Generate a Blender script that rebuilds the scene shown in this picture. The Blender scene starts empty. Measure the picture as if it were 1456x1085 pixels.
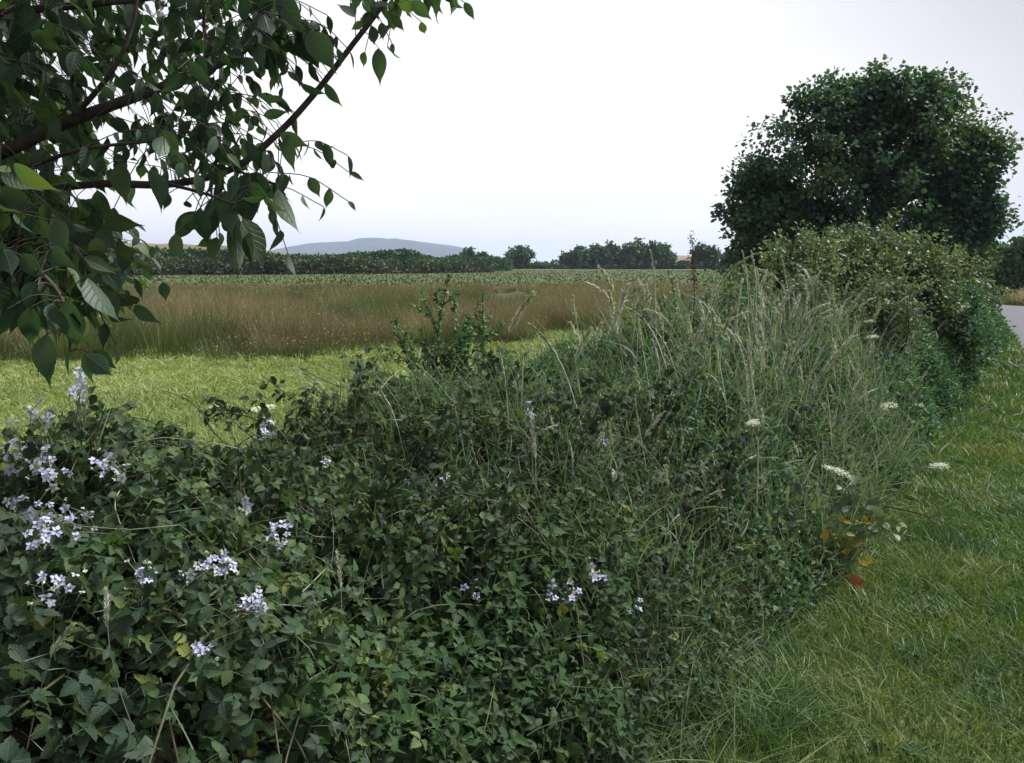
import bpy, math, random
import numpy as np
R_ = math.radians
rng = np.random.default_rng(7)
random.seed(7)
S = bpy.context.scene
C = S.collection

# ------------------------------------------------------------------ camera, sky, sun, exposure
W_, H_ = 1456.0, 1085.0
FPX = 1300.0
PITCH = R_(7.3)
EYE = np.array([0.0, 0.0, 1.65])
cam = bpy.data.cameras.new('camera'); cam_o = bpy.data.objects.new('camera', cam); C.objects.link(cam_o)
cam.sensor_width = 36.0; cam.lens = 36.0 * FPX / W_
cam.clip_start = 0.05; cam.clip_end = 30000
cam_o.location = EYE; cam_o.rotation_euler = (R_(90) - PITCH, 0, 0)
S.camera = cam_o

SUN_EL, SUN_AZ = R_(50), R_(58)        # azimuth measured from +Y towards +X
sun_dir = np.array([math.sin(SUN_AZ) * math.cos(SUN_EL), math.cos(SUN_AZ) * math.cos(SUN_EL), math.sin(SUN_EL)])
w = bpy.data.worlds.new("World"); S.world = w; w.use_nodes = True
nt = w.node_tree; N = nt.nodes; L = nt.links
for n in list(N): N.remove(n)
out = N.new('ShaderNodeOutputWorld'); bg = N.new('ShaderNodeBackground'); bg.inputs['Strength'].default_value = 0.1
sky = N.new('ShaderNodeTexSky'); sky.sky_type = 'NISHITA'; sky.sun_disc = False
sky.sun_elevation = SUN_EL; sky.sun_rotation = SUN_AZ; sky.dust_density = 4.0; sky.air_density = 1.0
# overcast: a thick bright cloud sheet over the clear sky, brightest low ahead
tc = N.new('ShaderNodeTexCoord')
dotn = N.new('ShaderNodeVectorMath'); dotn.operation = 'DOT_PRODUCT'
gd = np.array([math.sin(R_(-3)) * math.cos(R_(8)), math.cos(R_(-3)) * math.cos(R_(8)), math.sin(R_(8))])
dotn.inputs[1].default_value = gd
st_ = N.new('ShaderNodeVectorMath'); st_.operation = 'MULTIPLY'; st_.inputs[1].default_value = (1, 1, 1.9); nz_ = N.new('ShaderNodeVectorMath'); nz_.operation = 'NORMALIZE'
L.new(tc.outputs['Generated'], st_.inputs[0]); L.new(st_.outputs[0], nz_.inputs[0]); L.new(nz_.outputs[0], dotn.inputs[0])
mr = N.new('ShaderNodeMapRange'); mr.interpolation_type = 'SMOOTHSTEP'
mr.inputs['From Min'].default_value = 0.78; mr.inputs['From Max'].default_value = 0.995
mr.inputs['To Min'].default_value = 0.0; mr.inputs['To Max'].default_value = 1.0
L.new(dotn.outputs['Value'], mr.inputs['Value'])
mp = N.new('ShaderNodeMapping'); mp.inputs['Scale'].default_value = (1.6, 1.6, 5.0)
L.new(tc.outputs['Generated'], mp.inputs['Vector'])
ns = N.new('ShaderNodeTexNoise'); ns.inputs['Scale'].default_value = 1.3; ns.inputs['Detail'].default_value = 5
L.new(mp.outputs['Vector'], ns.inputs['Vector'])
nr = N.new('ShaderNodeMapRange'); nr.inputs['From Min'].default_value = 0.3; nr.inputs['From Max'].default_value = 0.7
nr.inputs['To Min'].default_value = 0.92; nr.inputs['To Max'].default_value = 1.07
L.new(ns.outputs['Fac'], nr.inputs['Value'])
cm = N.new('ShaderNodeMix'); cm.data_type = 'RGBA'
cm.inputs[6].default_value = (4.3, 4.2, 4.6, 1); cm.inputs[7].default_value = (8.1, 7.95, 8.15, 1)
L.new(mr.outputs[0], cm.inputs[0])
mu = N.new('ShaderNodeVectorMath'); mu.operation = 'SCALE'
L.new(cm.outputs[2], mu.inputs[0]); L.new(nr.outputs[0], mu.inputs['Scale'])
sm = N.new('ShaderNodeMix'); sm.data_type = 'RGBA'; sm.inputs[0].default_value = 0.95
L.new(sky.outputs[0], sm.inputs[6]); L.new(mu.outputs[0], sm.inputs[7])
L.new(sm.outputs[2], bg.inputs['Color']); L.new(bg.outputs[0], out.inputs['Surface'])

sl = bpy.data.lights.new('sun', 'SUN'); sl.energy = 5.0; sl.angle = R_(12); sl.color = (1.0, 0.98, 0.95)
so = bpy.data.objects.new('sun', sl); C.objects.link(so)
from mathutils import Vector
so.rotation_euler = Vector(sun_dir).to_track_quat('Z', 'Y').to_euler()
S.view_settings.view_transform = 'Standard'; S.view_settings.look = 'None'
S.view_settings.exposure = 0.6; S.view_settings.gamma = 1.0
try:
    S.cycles.max_bounces = 6; S.cycles.diffuse_bounces = 3; S.cycles.glossy_bounces = 2
    S.cycles.transmission_bounces = 3; S.cycles.volume_bounces = 0
    S.cycles.use_denoising = True
except Exception: pass

# ------------------------------------------------------------------ helpers
cp, sp = math.cos(PITCH), math.sin(PITCH)
def ray(px, py):
    x = (px - W_ / 2) / FPX; y = (H_ / 2 - py) / FPX
    return np.array([x, cp + y * sp, -sp + y * cp])
def at(px, py, depth):
    return EYE + ray(px, py) * depth
def ground_at(px, py):
    r = ray(px, py); return EYE + r * (EYE[2] / -r[2])
def _hash(ix, iy, iz, seed):
    h = (ix.astype(np.int64) * 374761393 + iy.astype(np.int64) * 668265263 + iz.astype(np.int64) * 2147483647 + seed * 974711)
    h = (h ^ (h >> 13)) * 1274126177
    h = h ^ (h >> 16)
    return (h & 0xFFFFFF) / float(0xFFFFFF)
def vnoise(x, y, z=0.0, seed=0):
    x = np.asarray(x, float); y = np.asarray(y, float); z = np.zeros_like(x) + z
    ix, iy, iz = np.floor(x), np.floor(y), np.floor(z)
    fx, fy, fz = x - ix, y - iy, z - iz
    fx = fx * fx * (3 - 2 * fx); fy = fy * fy * (3 - 2 * fy); fz = fz * fz * (3 - 2 * fz)
    r = 0
    for a in (0, 1):
        for b in (0, 1):
            for c in (0, 1):
                wgt = (fx if a else 1 - fx) * (fy if b else 1 - fy) * (fz if c else 1 - fz)
                r = r + wgt * _hash(ix + a, iy + b, iz + c, seed)
    return r
def fbm(x, y, z=0.0, seed=0, o=3):
    r = 0; am = 0.5; tot = 0
    for i in range(o):
        r = r + am * vnoise(np.asarray(x) * 2 ** i, np.asarray(y) * 2 ** i, np.asarray(z) * 2 ** i, seed + i); tot += am; am *= .5
    return r / tot
def norm(v):
    return v / np.maximum(np.linalg.norm(v, axis=-1, keepdims=True), 1e-9)
def rand_dirs(n, g=rng):
    return norm(g.normal(size=(n, 3)))

class Acc:
    """collects geometry for ONE mesh object"""
    def __init__(s): s.v = []; s.q = []; s.t = []; s.r = []; s.k = []; s.u = []; s.qm = []; s.tm = []; s.n = 0
    def add(s, v, q=None, t=None, r=0.5, k=0.5, uv=None, mi=0):
        n = len(v)
        s.v.append(np.asarray(v, np.float32))
        if q is not None and len(q): s.q.append(np.asarray(q) + s.n); s.qm.append(np.full(len(q), mi))
        if t is not None and len(t): s.t.append(np.asarray(t) + s.n); s.tm.append(np.full(len(t), mi))
        s.r.append(np.zeros(n, np.float32) + r); s.k.append(np.zeros(n, np.float32) + k)
        s.u.append(np.zeros((n, 2), np.float32) if uv is None else np.asarray(uv, np.float32))
        s.n += n
    def build(s, name, mats, parent=None, origin=None, smooth=True):
        me = bpy.data.meshes.new(name)
        v = np.concatenate(s.v) if s.v else np.zeros((0, 3), np.float32)
        if origin is not None: v = v - np.asarray(origin, np.float32)
        q = np.concatenate(s.q) if s.q else np.zeros((0, 4), int)
        t = np.concatenate(s.t) if s.t else np.zeros((0, 3), int)
        me.vertices.add(len(v)); me.vertices.foreach_set('co', v.astype(np.float32).ravel())
        loops = np.concatenate([q.ravel(), t.ravel()]).astype(np.int32)
        me.loops.add(len(loops)); me.loops.foreach_set('vertex_index', loops)
        starts = np.concatenate([np.arange(len(q)) * 4, len(q) * 4 + np.arange(len(t)) * 3]).astype(np.int32)
        me.polygons.add(len(starts)); me.polygons.foreach_set('loop_start', starts)
        mi = np.concatenate((s.qm or [np.zeros(0)]) + (s.tm or [np.zeros(0)])).astype(np.int32)
        me.polygons.foreach_set('material_index', mi)
        me.polygons.foreach_set('use_smooth', np.full(len(starts), smooth))
        for nm, arr in (('rnd', s.r), ('along', s.k)):
            a = me.attributes.new(nm, 'FLOAT', 'POINT'); a.data.foreach_set('value', np.concatenate(arr).astype(np.float32))
        a = me.attributes.new('luv', 'FLOAT_VECTOR', 'POINT')
        u = np.concatenate(s.u); a.data.foreach_set('vector', np.column_stack([u, np.zeros(len(u))]).astype(np.float32).ravel())
        me.update(calc_edges=True)
        for m in (mats if isinstance(mats, (list, tuple)) else [mats]): me.materials.append(m)
        o = bpy.data.objects.new(name, me); C.objects.link(o)
        if parent is not None: o.parent = parent
        if origin is not None and parent is None: o.location = origin
        return o

def thing(name, label, cat, loc=(0, 0, 0), group=None):
    o = bpy.data.objects.new(name, None); C.objects.link(o); o.location = loc; o.empty_display_size = 0.2
    o['label'] = label; o['category'] = cat
    if group: o['group'] = group
    return o
def tag(o, label=None, cat=None, group=None, kind=None):
    if label: o['label'] = label
    if cat: o['category'] = cat
    if group: o['group'] = group
    if kind: o['kind'] = kind
    return o
def copy_tree(o, parent=None):
    c = o.copy(); C.objects.link(c); c.parent = parent
    for ch in o.children: copy_tree(ch, c)
    return c

def leaf_tpl(widths, fold=0.12, droop=0.15, wave=0.0):
    """midrib along +Y length 1; widths = half widths of rows between base and tip"""
    k = len(widths); ys = np.linspace(0, 1, k + 2)
    v = [(0, 0, 0)]; u = [(0, 0)]
    for i, wd in enumerate(widths):
        y = ys[i + 1]; dz = -droop * y * y
        wz = wave * (1 if i % 2 else -1)
        v += [(-wd, y, dz + fold * wd / .3 + wz), (0, y, dz), (wd, y, dz + fold * wd / .3 - wz)]
        u += [(-1, y), (0, y), (1, y)]
    v.append((0, 1, -droop)); u.append((0, 1))
    q = []; t = [(0, 2, 1), (0, 3, 2)]
    for i in range(k - 1):
        a = 1 + 3 * i; b = a + 3
        q += [(a, a + 1, b + 1, b), (a + 1, a + 2, b + 2, b + 1)]
    a = 1 + 3 * (k - 1); e = 1 + 3 * k
    t += [(a, a + 1, e), (a + 1, a + 2, e)]
    return np.array(v, float), np.array(q).reshape(-1, 4), np.array(t), np.array(u, float)
T_BRAMBLE = leaf_tpl([.20, .30, .29, .38, .30, .33, .20, .19, .08], .13, .16, .012)
T_OVATE = leaf_tpl([.13, .21, .25, .26, .245, .205, .14, .06, .02], .07, .25, .004)
T_NETTLE = leaf_tpl([.26, .24, .29, .20, .22, .12, .10], .10, .25, .0)
T_SMALL = leaf_tpl([.30, .28], .12, .15)
T_ROUND = leaf_tpl([.33, .40, .22], .10, .15)
T_FAR = (np.array([(-.36, .0, 0), (.3, .1, .1), (.36, .8, 0), (-.25, 1, -.1)], float), np.array([(0, 1, 2, 3)]), np.zeros((0, 3), int), np.array([(-1, 0), (1, 0), (1, 1), (-1, 1)], float))

def put(acc, tpl, pos, along, nrm, size, r=None, mi=0, wid=1.0):
    """stamp a leaf template at every pos"""
    tv, tq, tt, tu = tpl; n = len(pos)
    if n == 0: return
    A = norm(along); Nn = nrm - (nrm * A).sum(1, keepdims=True) * A
    bad = np.linalg.norm(Nn, axis=1) < 1e-4; Nn[bad] = np.cross(A[bad], np.array([1, .3, .2]))
    Nn = norm(Nn); Sd = np.cross(A, Nn)
    size = np.zeros(n) + size
    M = np.stack([Sd * np.reshape(np.zeros(n) + wid, (n, 1)), A, Nn], axis=1) * size[:, None, None]
    v = pos[:, None, :] + np.einsum('kc,ncd->nkd', tv, M)
    m = len(tv); off = (np.arange(n) * m)[:, None, None]
    q = (tq[None] + off).reshape(-1, 4) if len(tq) else None
    t = (tt[None] + off).reshape(-1, 3) if len(tt) else None
    if r is None: r = rng.random(n)
    acc.add(v.reshape(-1, 3), q, t, r=np.repeat(r, m), k=np.tile(tv[:, 1], n), uv=np.tile(tu, (n, 1)), mi=mi)

def ribbons(acc, pos, d0, length, bend, width, seg=4, r=None, mi=0, sagz=0.0, taper=0.9, face=None):
    """curved blades: start at pos along d0, pushed by vector bend (quadratic)"""
    n = len(pos)
    if n == 0: return
    length = np.zeros(n) + length; width = np.zeros(n) + width
    if r is None: r = rng.random(n)
    ts = np.linspace(0, 1, seg + 1)
    pts = pos[:, None] + d0[:, None] * (length[:, None] * ts)[:, :, None] + bend[:, None] * (length[:, None] * ts ** 2)[:, :, None]
    pts[:, :, 2] -= (length[:, None] * ts ** 3) * sagz
    side = np.cross(d0, bend) + 0.35 * rng.normal(size=(n, 3)) * np.linalg.norm(bend, axis=1, keepdims=True) if face is None else face
    side = norm(side + 1e-6)
    wd = width[:, None] * (1 - taper * ts ** 1.6)[None]
    l = pts - side[:, None] * wd[:, :, None] * .5; rr = pts + side[:, None] * wd[:, :, None] * .5
    v = np.stack([l, rr], axis=2).reshape(n, -1, 3)
    m = 2 * (seg + 1)
    base = np.array([(2 * i, 2 * i + 1, 2 * i + 3, 2 * i + 2) for i in range(seg)])
    q = (base[None] + (np.arange(n) * m)[:, None, None]).reshape(-1, 4)
    kk = np.tile(np.repeat(ts, 2), n)
    acc.add(v.reshape(-1, 3), q, r=np.repeat(r, m), k=kk, uv=np.column_stack([np.tile([-1, 1], n * (seg + 1)), kk]), mi=mi)

def tube(acc, pts, rad, sides=6, r=0.5, mi=0, cap=True):
    pts = np.asarray(pts, float); n = len(pts); rad = np.zeros(n) + rad
    tg = np.gradient(pts, axis=0); tg = norm(tg)
    ref = np.array([0, 0, 1.0]) if abs(tg[0][2]) < .9 else np.array([1.0, 0, 0])
    a = norm(np.cross(tg, ref)); b = np.cross(tg, a)
    ang = np.linspace(0, 2 * math.pi, sides, endpoint=False)
    v = pts[:, None] + rad[:, None, None] * (a[:, None] * np.cos(ang)[None, :, None] + b[:, None] * np.sin(ang)[None, :, None])
    q = []
    for i in range(n - 1):
        for j in range(sides):
            j2 = (j + 1) % sides
            q.append((i * sides + j, i * sides + j2, (i + 1) * sides + j2, (i + 1) * sides + j))
    acc.add(v.reshape(-1, 3), q, r=r, k=np.repeat(np.linspace(0, 1, n), sides), uv=np.column_stack([np.tile(ang, n), np.repeat(np.arange(n), sides)]), mi=mi)

def curve(pts, n=12):
    """Catmull-Rom through pts"""
    p = np.asarray(pts, float); p = np.vstack([2 * p[0] - p[1], p, 2 * p[-1] - p[-2]])
    out = []
    for i in range(1, len(p) - 2):
        for t in np.linspace(0, 1, n, endpoint=False):
            out.append(.5 * (2 * p[i] + (p[i + 1] - p[i - 1]) * t + (2 * p[i - 1] - 5 * p[i] + 4 * p[i + 1] - p[i + 2]) * t * t + (3 * p[i] - p[i - 1] - 3 * p[i + 1] + p[i + 2]) * t ** 3))
    out.append(p[-2]); return np.array(out)

# ------------------------------------------------------------------ materials
def mat_new(name):
    m = bpy.data.materials.new(name); m.use_nodes = True
    nt = m.node_tree
    for n in list(nt.nodes): nt.nodes.remove(n)
    o = nt.nodes.new('ShaderNodeOutputMaterial')
    return m, nt.nodes, nt.links, o
def ramp(Nn, cols):
    r = Nn.new('ShaderNodeValToRGB'); e = r.color_ramp.elements
    while len(e) < len(cols): e.new(0.5)
    for i, (p, c) in enumerate(cols): e[i].position = p; e[i].color = (*c, 1)
    return r
GAIN = {'bramble_leaf_shaded': (.66, .74, .78), 'bramble_leaf_green': (1.12, 1.15, .95), 'grey_green_leaf': (1, 1, 1), 'hawthorn_leaf': (.9, 1.0, 1.45), 'sprout_leaf': (1.6, 1.65, 1.6), 'flank_leaf': (1.3, 1.35, 1.6), 'oak_leaf': (1.35, 1.5, 1.9), 'overhang_leaf': (1.5, 1.55, 1.35), 'distant_leaf': (2.2, 2.3, 2.1),
        'verge_blade': (1.12, 1.3, 1.15), 'meadow_blade': (1.08, 1.22, 1.4), 'bedstraw_leaf': (1.15, 1.25, 1.4), 'nettle_leaf': (1.05, 1.05, .8)}
def leaf_mat(name, cols, transl=0.3, rough=0.5, spec=0.4, tip=None, clump=1.5, vein=0.0, clump_amt=.35, tipstart=.55, under=None):
    m, Nn, Lk, o = mat_new(name)
    at_ = Nn.new('ShaderNodeAttribute'); at_.attribute_name = 'rnd'
    tc = Nn.new('ShaderNodeTexCoord'); no = Nn.new('ShaderNodeTexNoise'); no.inputs['Scale'].default_value = clump; no.inputs['Detail'].default_value = 2
    Lk.new(tc.outputs['Object'], no.inputs['Vector'])
    mx = Nn.new('ShaderNodeMath'); mx.operation = 'MULTIPLY_ADD'
    sub = Nn.new('ShaderNodeMath'); sub.operation = 'SUBTRACT'; sub.inputs[1].default_value = .5
    Lk.new(no.outputs['Fac'], sub.inputs[0]); Lk.new(sub.outputs[0], mx.inputs[0]); mx.inputs[1].default_value = clump_amt * 4; ms_ = Nn.new('ShaderNodeMath'); ms_.operation = 'MULTIPLY_ADD'; Lk.new(at_.outputs['Fac'], ms_.inputs[0]); ms_.inputs[1].default_value = .7; ms_.inputs[2].default_value = .1; Lk.new(ms_.outputs[0], mx.inputs[2])
    gn = GAIN.get(name, (1, 1, 1)); cols = [(p_, tuple(c_ * k_ for c_, k_ in zip(cc_, gn))) for p_, cc_ in cols]
    rp = ramp(Nn, cols); Lk.new(mx.outputs[0], rp.inputs['Fac'])
    col = rp.outputs['Color']
    if tip:
        al = Nn.new('ShaderNodeAttribute'); al.attribute_name = 'along'
        mr = Nn.new('ShaderNodeMapRange'); mr.inputs['From Min'].default_value = tipstart; mr.inputs['From Max'].default_value = 1.0
        Lk.new(al.outputs['Fac'], mr.inputs['Value'])
        mc = Nn.new('ShaderNodeMix'); mc.data_type = 'RGBA'; Lk.new(mr.outputs[0], mc.inputs[0]); Lk.new(col, mc.inputs[6]); mc.inputs[7].default_value = (*tip, 1)
        col = mc.outputs[2]
    bump = None
    if vein:
        uv = Nn.new('ShaderNodeAttribute'); uv.attribute_name = 'luv'
        sx = Nn.new('ShaderNodeSeparateXYZ'); Lk.new(uv.outputs['Vector'], sx.inputs[0])
        ab = Nn.new('ShaderNodeMath'); ab.operation = 'ABSOLUTE'; Lk.new(sx.outputs['X'], ab.inputs[0])
        ph = Nn.new('ShaderNodeMath'); ph.operation = 'MULTIPLY_ADD'; Lk.new(ab.outputs[0], ph.inputs[0]); ph.inputs[1].default_value = -.22; Lk.new(sx.outputs['Y'], ph.inputs[2])
        ml = Nn.new('ShaderNodeMath'); ml.operation = 'MULTIPLY'; Lk.new(ph.outputs[0], ml.inputs[0]); ml.inputs[1].default_value = 50
        sn = Nn.new('ShaderNodeMath'); sn.operation = 'SINE'; Lk.new(ml.outputs[0], sn.inputs[0])
        pw = Nn.new('ShaderNodeMapRange'); pw.inputs['From Min'].default_value = .75; pw.inputs['From Max'].default_value = 1; Lk.new(sn.outputs[0], pw.inputs['Value'])
        md = Nn.new('ShaderNodeMapRange'); md.inputs['From Min'].default_value = .10; md.inputs['From Max'].default_value = .0; Lk.new(ab.outputs[0], md.inputs['Value'])
        mxx = Nn.new('ShaderNodeMath'); mxx.operation = 'MAXIMUM'; Lk.new(pw.outputs[0], mxx.inputs[0]); Lk.new(md.outputs[0], mxx.inputs[1])
        vf = Nn.new('ShaderNodeMath'); vf.operation = 'MULTIPLY'; vf.inputs[1].default_value = vein; Lk.new(mxx.outputs[0], vf.inputs[0])
        mc = Nn.new('ShaderNodeMix'); mc.data_type = 'RGBA'; Lk.new(vf.outputs[0], mc.inputs[0]); Lk.new(col, mc.inputs[6]); mc.inputs[7].default_value = (.16, .22, .09, 1)
        col = mc.outputs[2]
        bump = Nn.new('ShaderNodeBump'); bump.inputs['Strength'].default_value = .5; bump.inputs['Distance'].default_value = .002; bump.invert = True
        Lk.new(mxx.outputs[0], bump.inputs['Height'])
    if under:
        ge = Nn.new('ShaderNodeNewGeometry')
        mc = Nn.new('ShaderNodeMix'); mc.data_type = 'RGBA'; Lk.new(ge.outputs['Backfacing'], mc.inputs[0]); Lk.new(col, mc.inputs[6]); mc.inputs[7].default_value = (*under, 1)
        col = mc.outputs[2]
    b = Nn.new('ShaderNodeBsdfPrincipled'); Lk.new(col, b.inputs['Base Color']); b.inputs['Roughness'].default_value = rough
    b.inputs['Specular IOR Level'].default_value = spec
    if bump: Lk.new(bump.outputs[0], b.inputs['Normal'])
    if transl > 0:
        tr = Nn.new('ShaderNodeBsdfTranslucent')
        hs = Nn.new('ShaderNodeMix'); hs.data_type = 'RGBA'; hs.blend_type = 'MULTIPLY'; hs.inputs[0].default_value = 1; Lk.new(col, hs.inputs[6]); hs.inputs[7].default_value = (1.25, 1.35, .6, 1)
        Lk.new(hs.outputs[2], tr.inputs['Color'])
        ms = Nn.new('ShaderNodeMixShader'); ms.inputs[0].default_value = transl; Lk.new(b.outputs[0], ms.inputs[1]); Lk.new(tr.outputs[0], ms.inputs[2])
        Lk.new(ms.outputs[0], o.inputs['Surface'])
    else: Lk.new(b.outputs[0], o.inputs['Surface'])
    return m
def noise_mat(name, cols, scale=5, rough=.9, bump=.3, detail=6, spec=.2, dist=.02):
    m, Nn, Lk, o = mat_new(name)
    tc = Nn.new('ShaderNodeTexCoord'); no = Nn.new('ShaderNodeTexNoise'); no.inputs['Scale'].default_value = scale; no.inputs['Detail'].default_value = detail
    Lk.new(tc.outputs['Object'], no.inputs['Vector']); rp = ramp(Nn, cols); Lk.new(no.outputs['Fac'], rp.inputs['Fac'])
    b = Nn.new('ShaderNodeBsdfPrincipled'); Lk.new(rp.outputs[0], b.inputs['Base Color']); b.inputs['Roughness'].default_value = rough
    b.inputs['Specular IOR Level'].default_value = spec
    bp = Nn.new('ShaderNodeBump'); bp.inputs['Strength'].default_value = bump; bp.inputs['Distance'].default_value = dist
    Lk.new(no.outputs['Fac'], bp.inputs['Height']); Lk.new(bp.outputs[0], b.inputs['Normal'])
    Lk.new(b.outputs[0], o.inputs['Surface']); return m

M_BRAMBLE_SHADED = leaf_mat('bramble_leaf_shaded', [(0.0, (.014, .034, .022)), (.35, (.03, .062, .034)), (.7, (.055, .095, .042)), (.95, (.08, .125, .045)), (1.0, (.12, .15, .04))], .28, .58, .2, vein=.35, clump=3, clump_amt=.3, under=(.075, .105, .075))  # bluer leaves of the left bush, colour darkened for the tree's shade
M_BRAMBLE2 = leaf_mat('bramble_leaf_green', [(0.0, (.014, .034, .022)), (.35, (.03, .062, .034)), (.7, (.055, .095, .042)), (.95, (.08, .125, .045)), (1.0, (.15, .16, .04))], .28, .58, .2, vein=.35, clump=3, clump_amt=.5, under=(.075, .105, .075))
M_BEDSTRAW = leaf_mat('bedstraw_leaf', [(0.0, (.05, .08, .045)), (.5, (.1, .145, .075)), (1.0, (.17, .21, .12))], .3, .6, .2, clump=2)
M_NETTLE = leaf_mat('nettle_leaf', [(0.0, (.022, .055, .03)), (.6, (.045, .095, .04)), (1.0, (.10, .15, .04))], .3, .65, .12, vein=.25, clump=3)
M_HAWTHORN = leaf_mat('hawthorn_leaf', [(0.0, (.04, .07, .03)), (.4, (.085, .12, .045)), (.8, (.15, .175, .06)), (1.0, (.24, .22, .07))], .35, .5, .3, clump=1.6)
M_SPROUT = leaf_mat('sprout_leaf', [(0.0, (.035, .07, .035)), (.5, (.06, .105, .05)), (1.0, (.10, .15, .06))], .3, .5, .3, clump=3)
M_FLANK = leaf_mat('flank_leaf', [(0.0, (.022, .055, .028)), (.5, (.045, .09, .042)), (.9, (.075, .13, .055)), (1.0, (.13, .16, .06))], .3, .6, .15, clump=1.8)
M_GREYG = leaf_mat('grey_green_leaf', [(0.0, (.05, .085, .055)), (.5, (.11, .15, .095)), (1.0, (.2, .23, .15))], .3, .6, .2, clump=3)
M_OAK = leaf_mat('oak_leaf', [(0.0, (.018, .045, .03)), (.45, (.035, .07, .035)), (.8, (.07, .10, .032)), (1.0, (.11, .12, .035))], .35, .5, .35, clump=.45)
M_OVER = leaf_mat('overhang_leaf', [(0.0, (.014, .03, .022)), (.5, (.026, .05, .032)), (.85, (.045, .075, .035)), (1.0, (.075, .095, .03))], .34, .5, .25, vein=.14, clump=2)
M_DISTLEAF = leaf_mat('distant_leaf', [(0.0, (.016, .034, .02)), (.5, (.03, .055, .028)), (1.0, (.055, .08, .035))], .1, .7, .1, clump=.06)
M_DISTPALE = leaf_mat('distant_scrub_leaf', [(0.0, (.07, .10, .042)), (.5, (.095, .12, .052)), (1.0, (.14, .145, .075))], .1, .8, .1, clump=.05)
M_DISTSCRUB = leaf_mat('distant_scrub', [(0.0, (.035, .06, .035)), (.5, (.075, .10, .055)), (1.0, (.13, .15, .08))], .1, .8, .1, clump=.15)
M_VERGE = leaf_mat('verge_blade', [(0.0, (.045, .078, .03)), (.45, (.075, .115, .04)), (.8, (.115, .145, .05)), (1.0, (.19, .15, .07))], .25, .55, .3, clump=1.6, clump_amt=.5)
M_MEADOW = leaf_mat('meadow_blade', [(0.0, (.13, .155, .045)), (.45, (.21, .235, .075)), (.8, (.29, .29, .10)), (1.0, (.36, .33, .15))], .3, .6, .2, clump=.5, clump_amt=.35)
M_RUSH = leaf_mat('rush_blade', [(0.0, (.045, .07, .035)), (.5, (.11, .13, .06)), (1.0, (.25, .22, .12))], .15, .7, .1, tip=(.31, .24, .155), clump=.3, tipstart=.35)
M_RUSHG = leaf_mat('green_rush_blade', [(0.0, (.06, .09, .04)), (.5, (.12, .15, .06)), (1.0, (.22, .22, .1))], .15, .7, .1, clump=.3)
M_SEED = leaf_mat('rush_seed', [(0.0, (.17, .12, .07)), (.5, (.29, .225, .14)), (1.0, (.36, .30, .2))], .15, .8, .1, clump=.22)
M_STRAW = leaf_mat('straw', [(0.0, (.2, .19, .12)), (.6, (.54, .56, .5)), (1.0, (.78, .79, .72))], .2, .7, .2, clump=4)
M_STRAWDULL = leaf_mat('dull_straw', [(0.0, (.13, .16, .1)), (.6, (.24, .28, .19)), (1.0, (.38, .4, .31))], .2, .7, .2, clump=4)
M_CANE = noise_mat('cane_bark', [(.3, (.05, .06, .03)), (.7, (.11, .09, .05))], 20, .6, .2)
M_TWIG = noise_mat('twig_bark', [(.3, (.03, .026, .02)), (.7, (.075, .065, .05))], 25, .8, .3)
M_BARK = noise_mat('tree_bark', [(.3, (.03, .027, .022)), (.7, (.08, .07, .055))], 9, .95, .8)
M_LITTER_SHADE = noise_mat('litter_shade', [(.35, (.005, .007, .004)), (.6, (.02, .02, .012)), (.75, (.045, .038, .022))], 55, 1, .8)  # litter brown taken near black, shade between the leaves put into the colour
M_PETAL = leaf_mat('petal', [(0.0, (.36, .38, .66)), (.6, (.54, .56, .8)), (1.0, (.78, .78, .88))], .3, .6, .2, clump=5)
M_STAMEN = noise_mat('stamen', [(.3, (.35, .36, .2)), (.7, (.5, .5, .34))], 60, .8, .1)
M_UMBEL = leaf_mat('umbel_white', [(0.0, (.55, .58, .5)), (1.0, (.82, .84, .78))], .25, .7, .2, clump=5)
M_YELLOW = leaf_mat('yellowing_leaf', [(0.0, (.16, .15, .02)), (.5, (.33, .22, .02)), (1.0, (.45, .28, .03))], .3, .5, .3, clump=5, vein=.2)
M_RED = leaf_mat('withered_leaf', [(0.0, (.12, .03, .012)), (.6, (.3, .10, .03)), (1.0, (.5, .28, .16))], .2, .5, .4, clump=40, vein=.1)
M_STALK = noise_mat('green_stalk', [(.3, (.12, .16, .08)), (.7, (.2, .24, .13))], 20, .6, .1)
M_HOGSTALK = noise_mat('pale_stalk', [(.3, (.2, .27, .16)), (.7, (.32, .38, .25))], 20, .6, .1)
M_DARKHERB = leaf_mat('dark_seed', [(0.0, (.05, .025, .02)), (1.0, (.13, .06, .05))], .1, .8, .1, clump=10)

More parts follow.
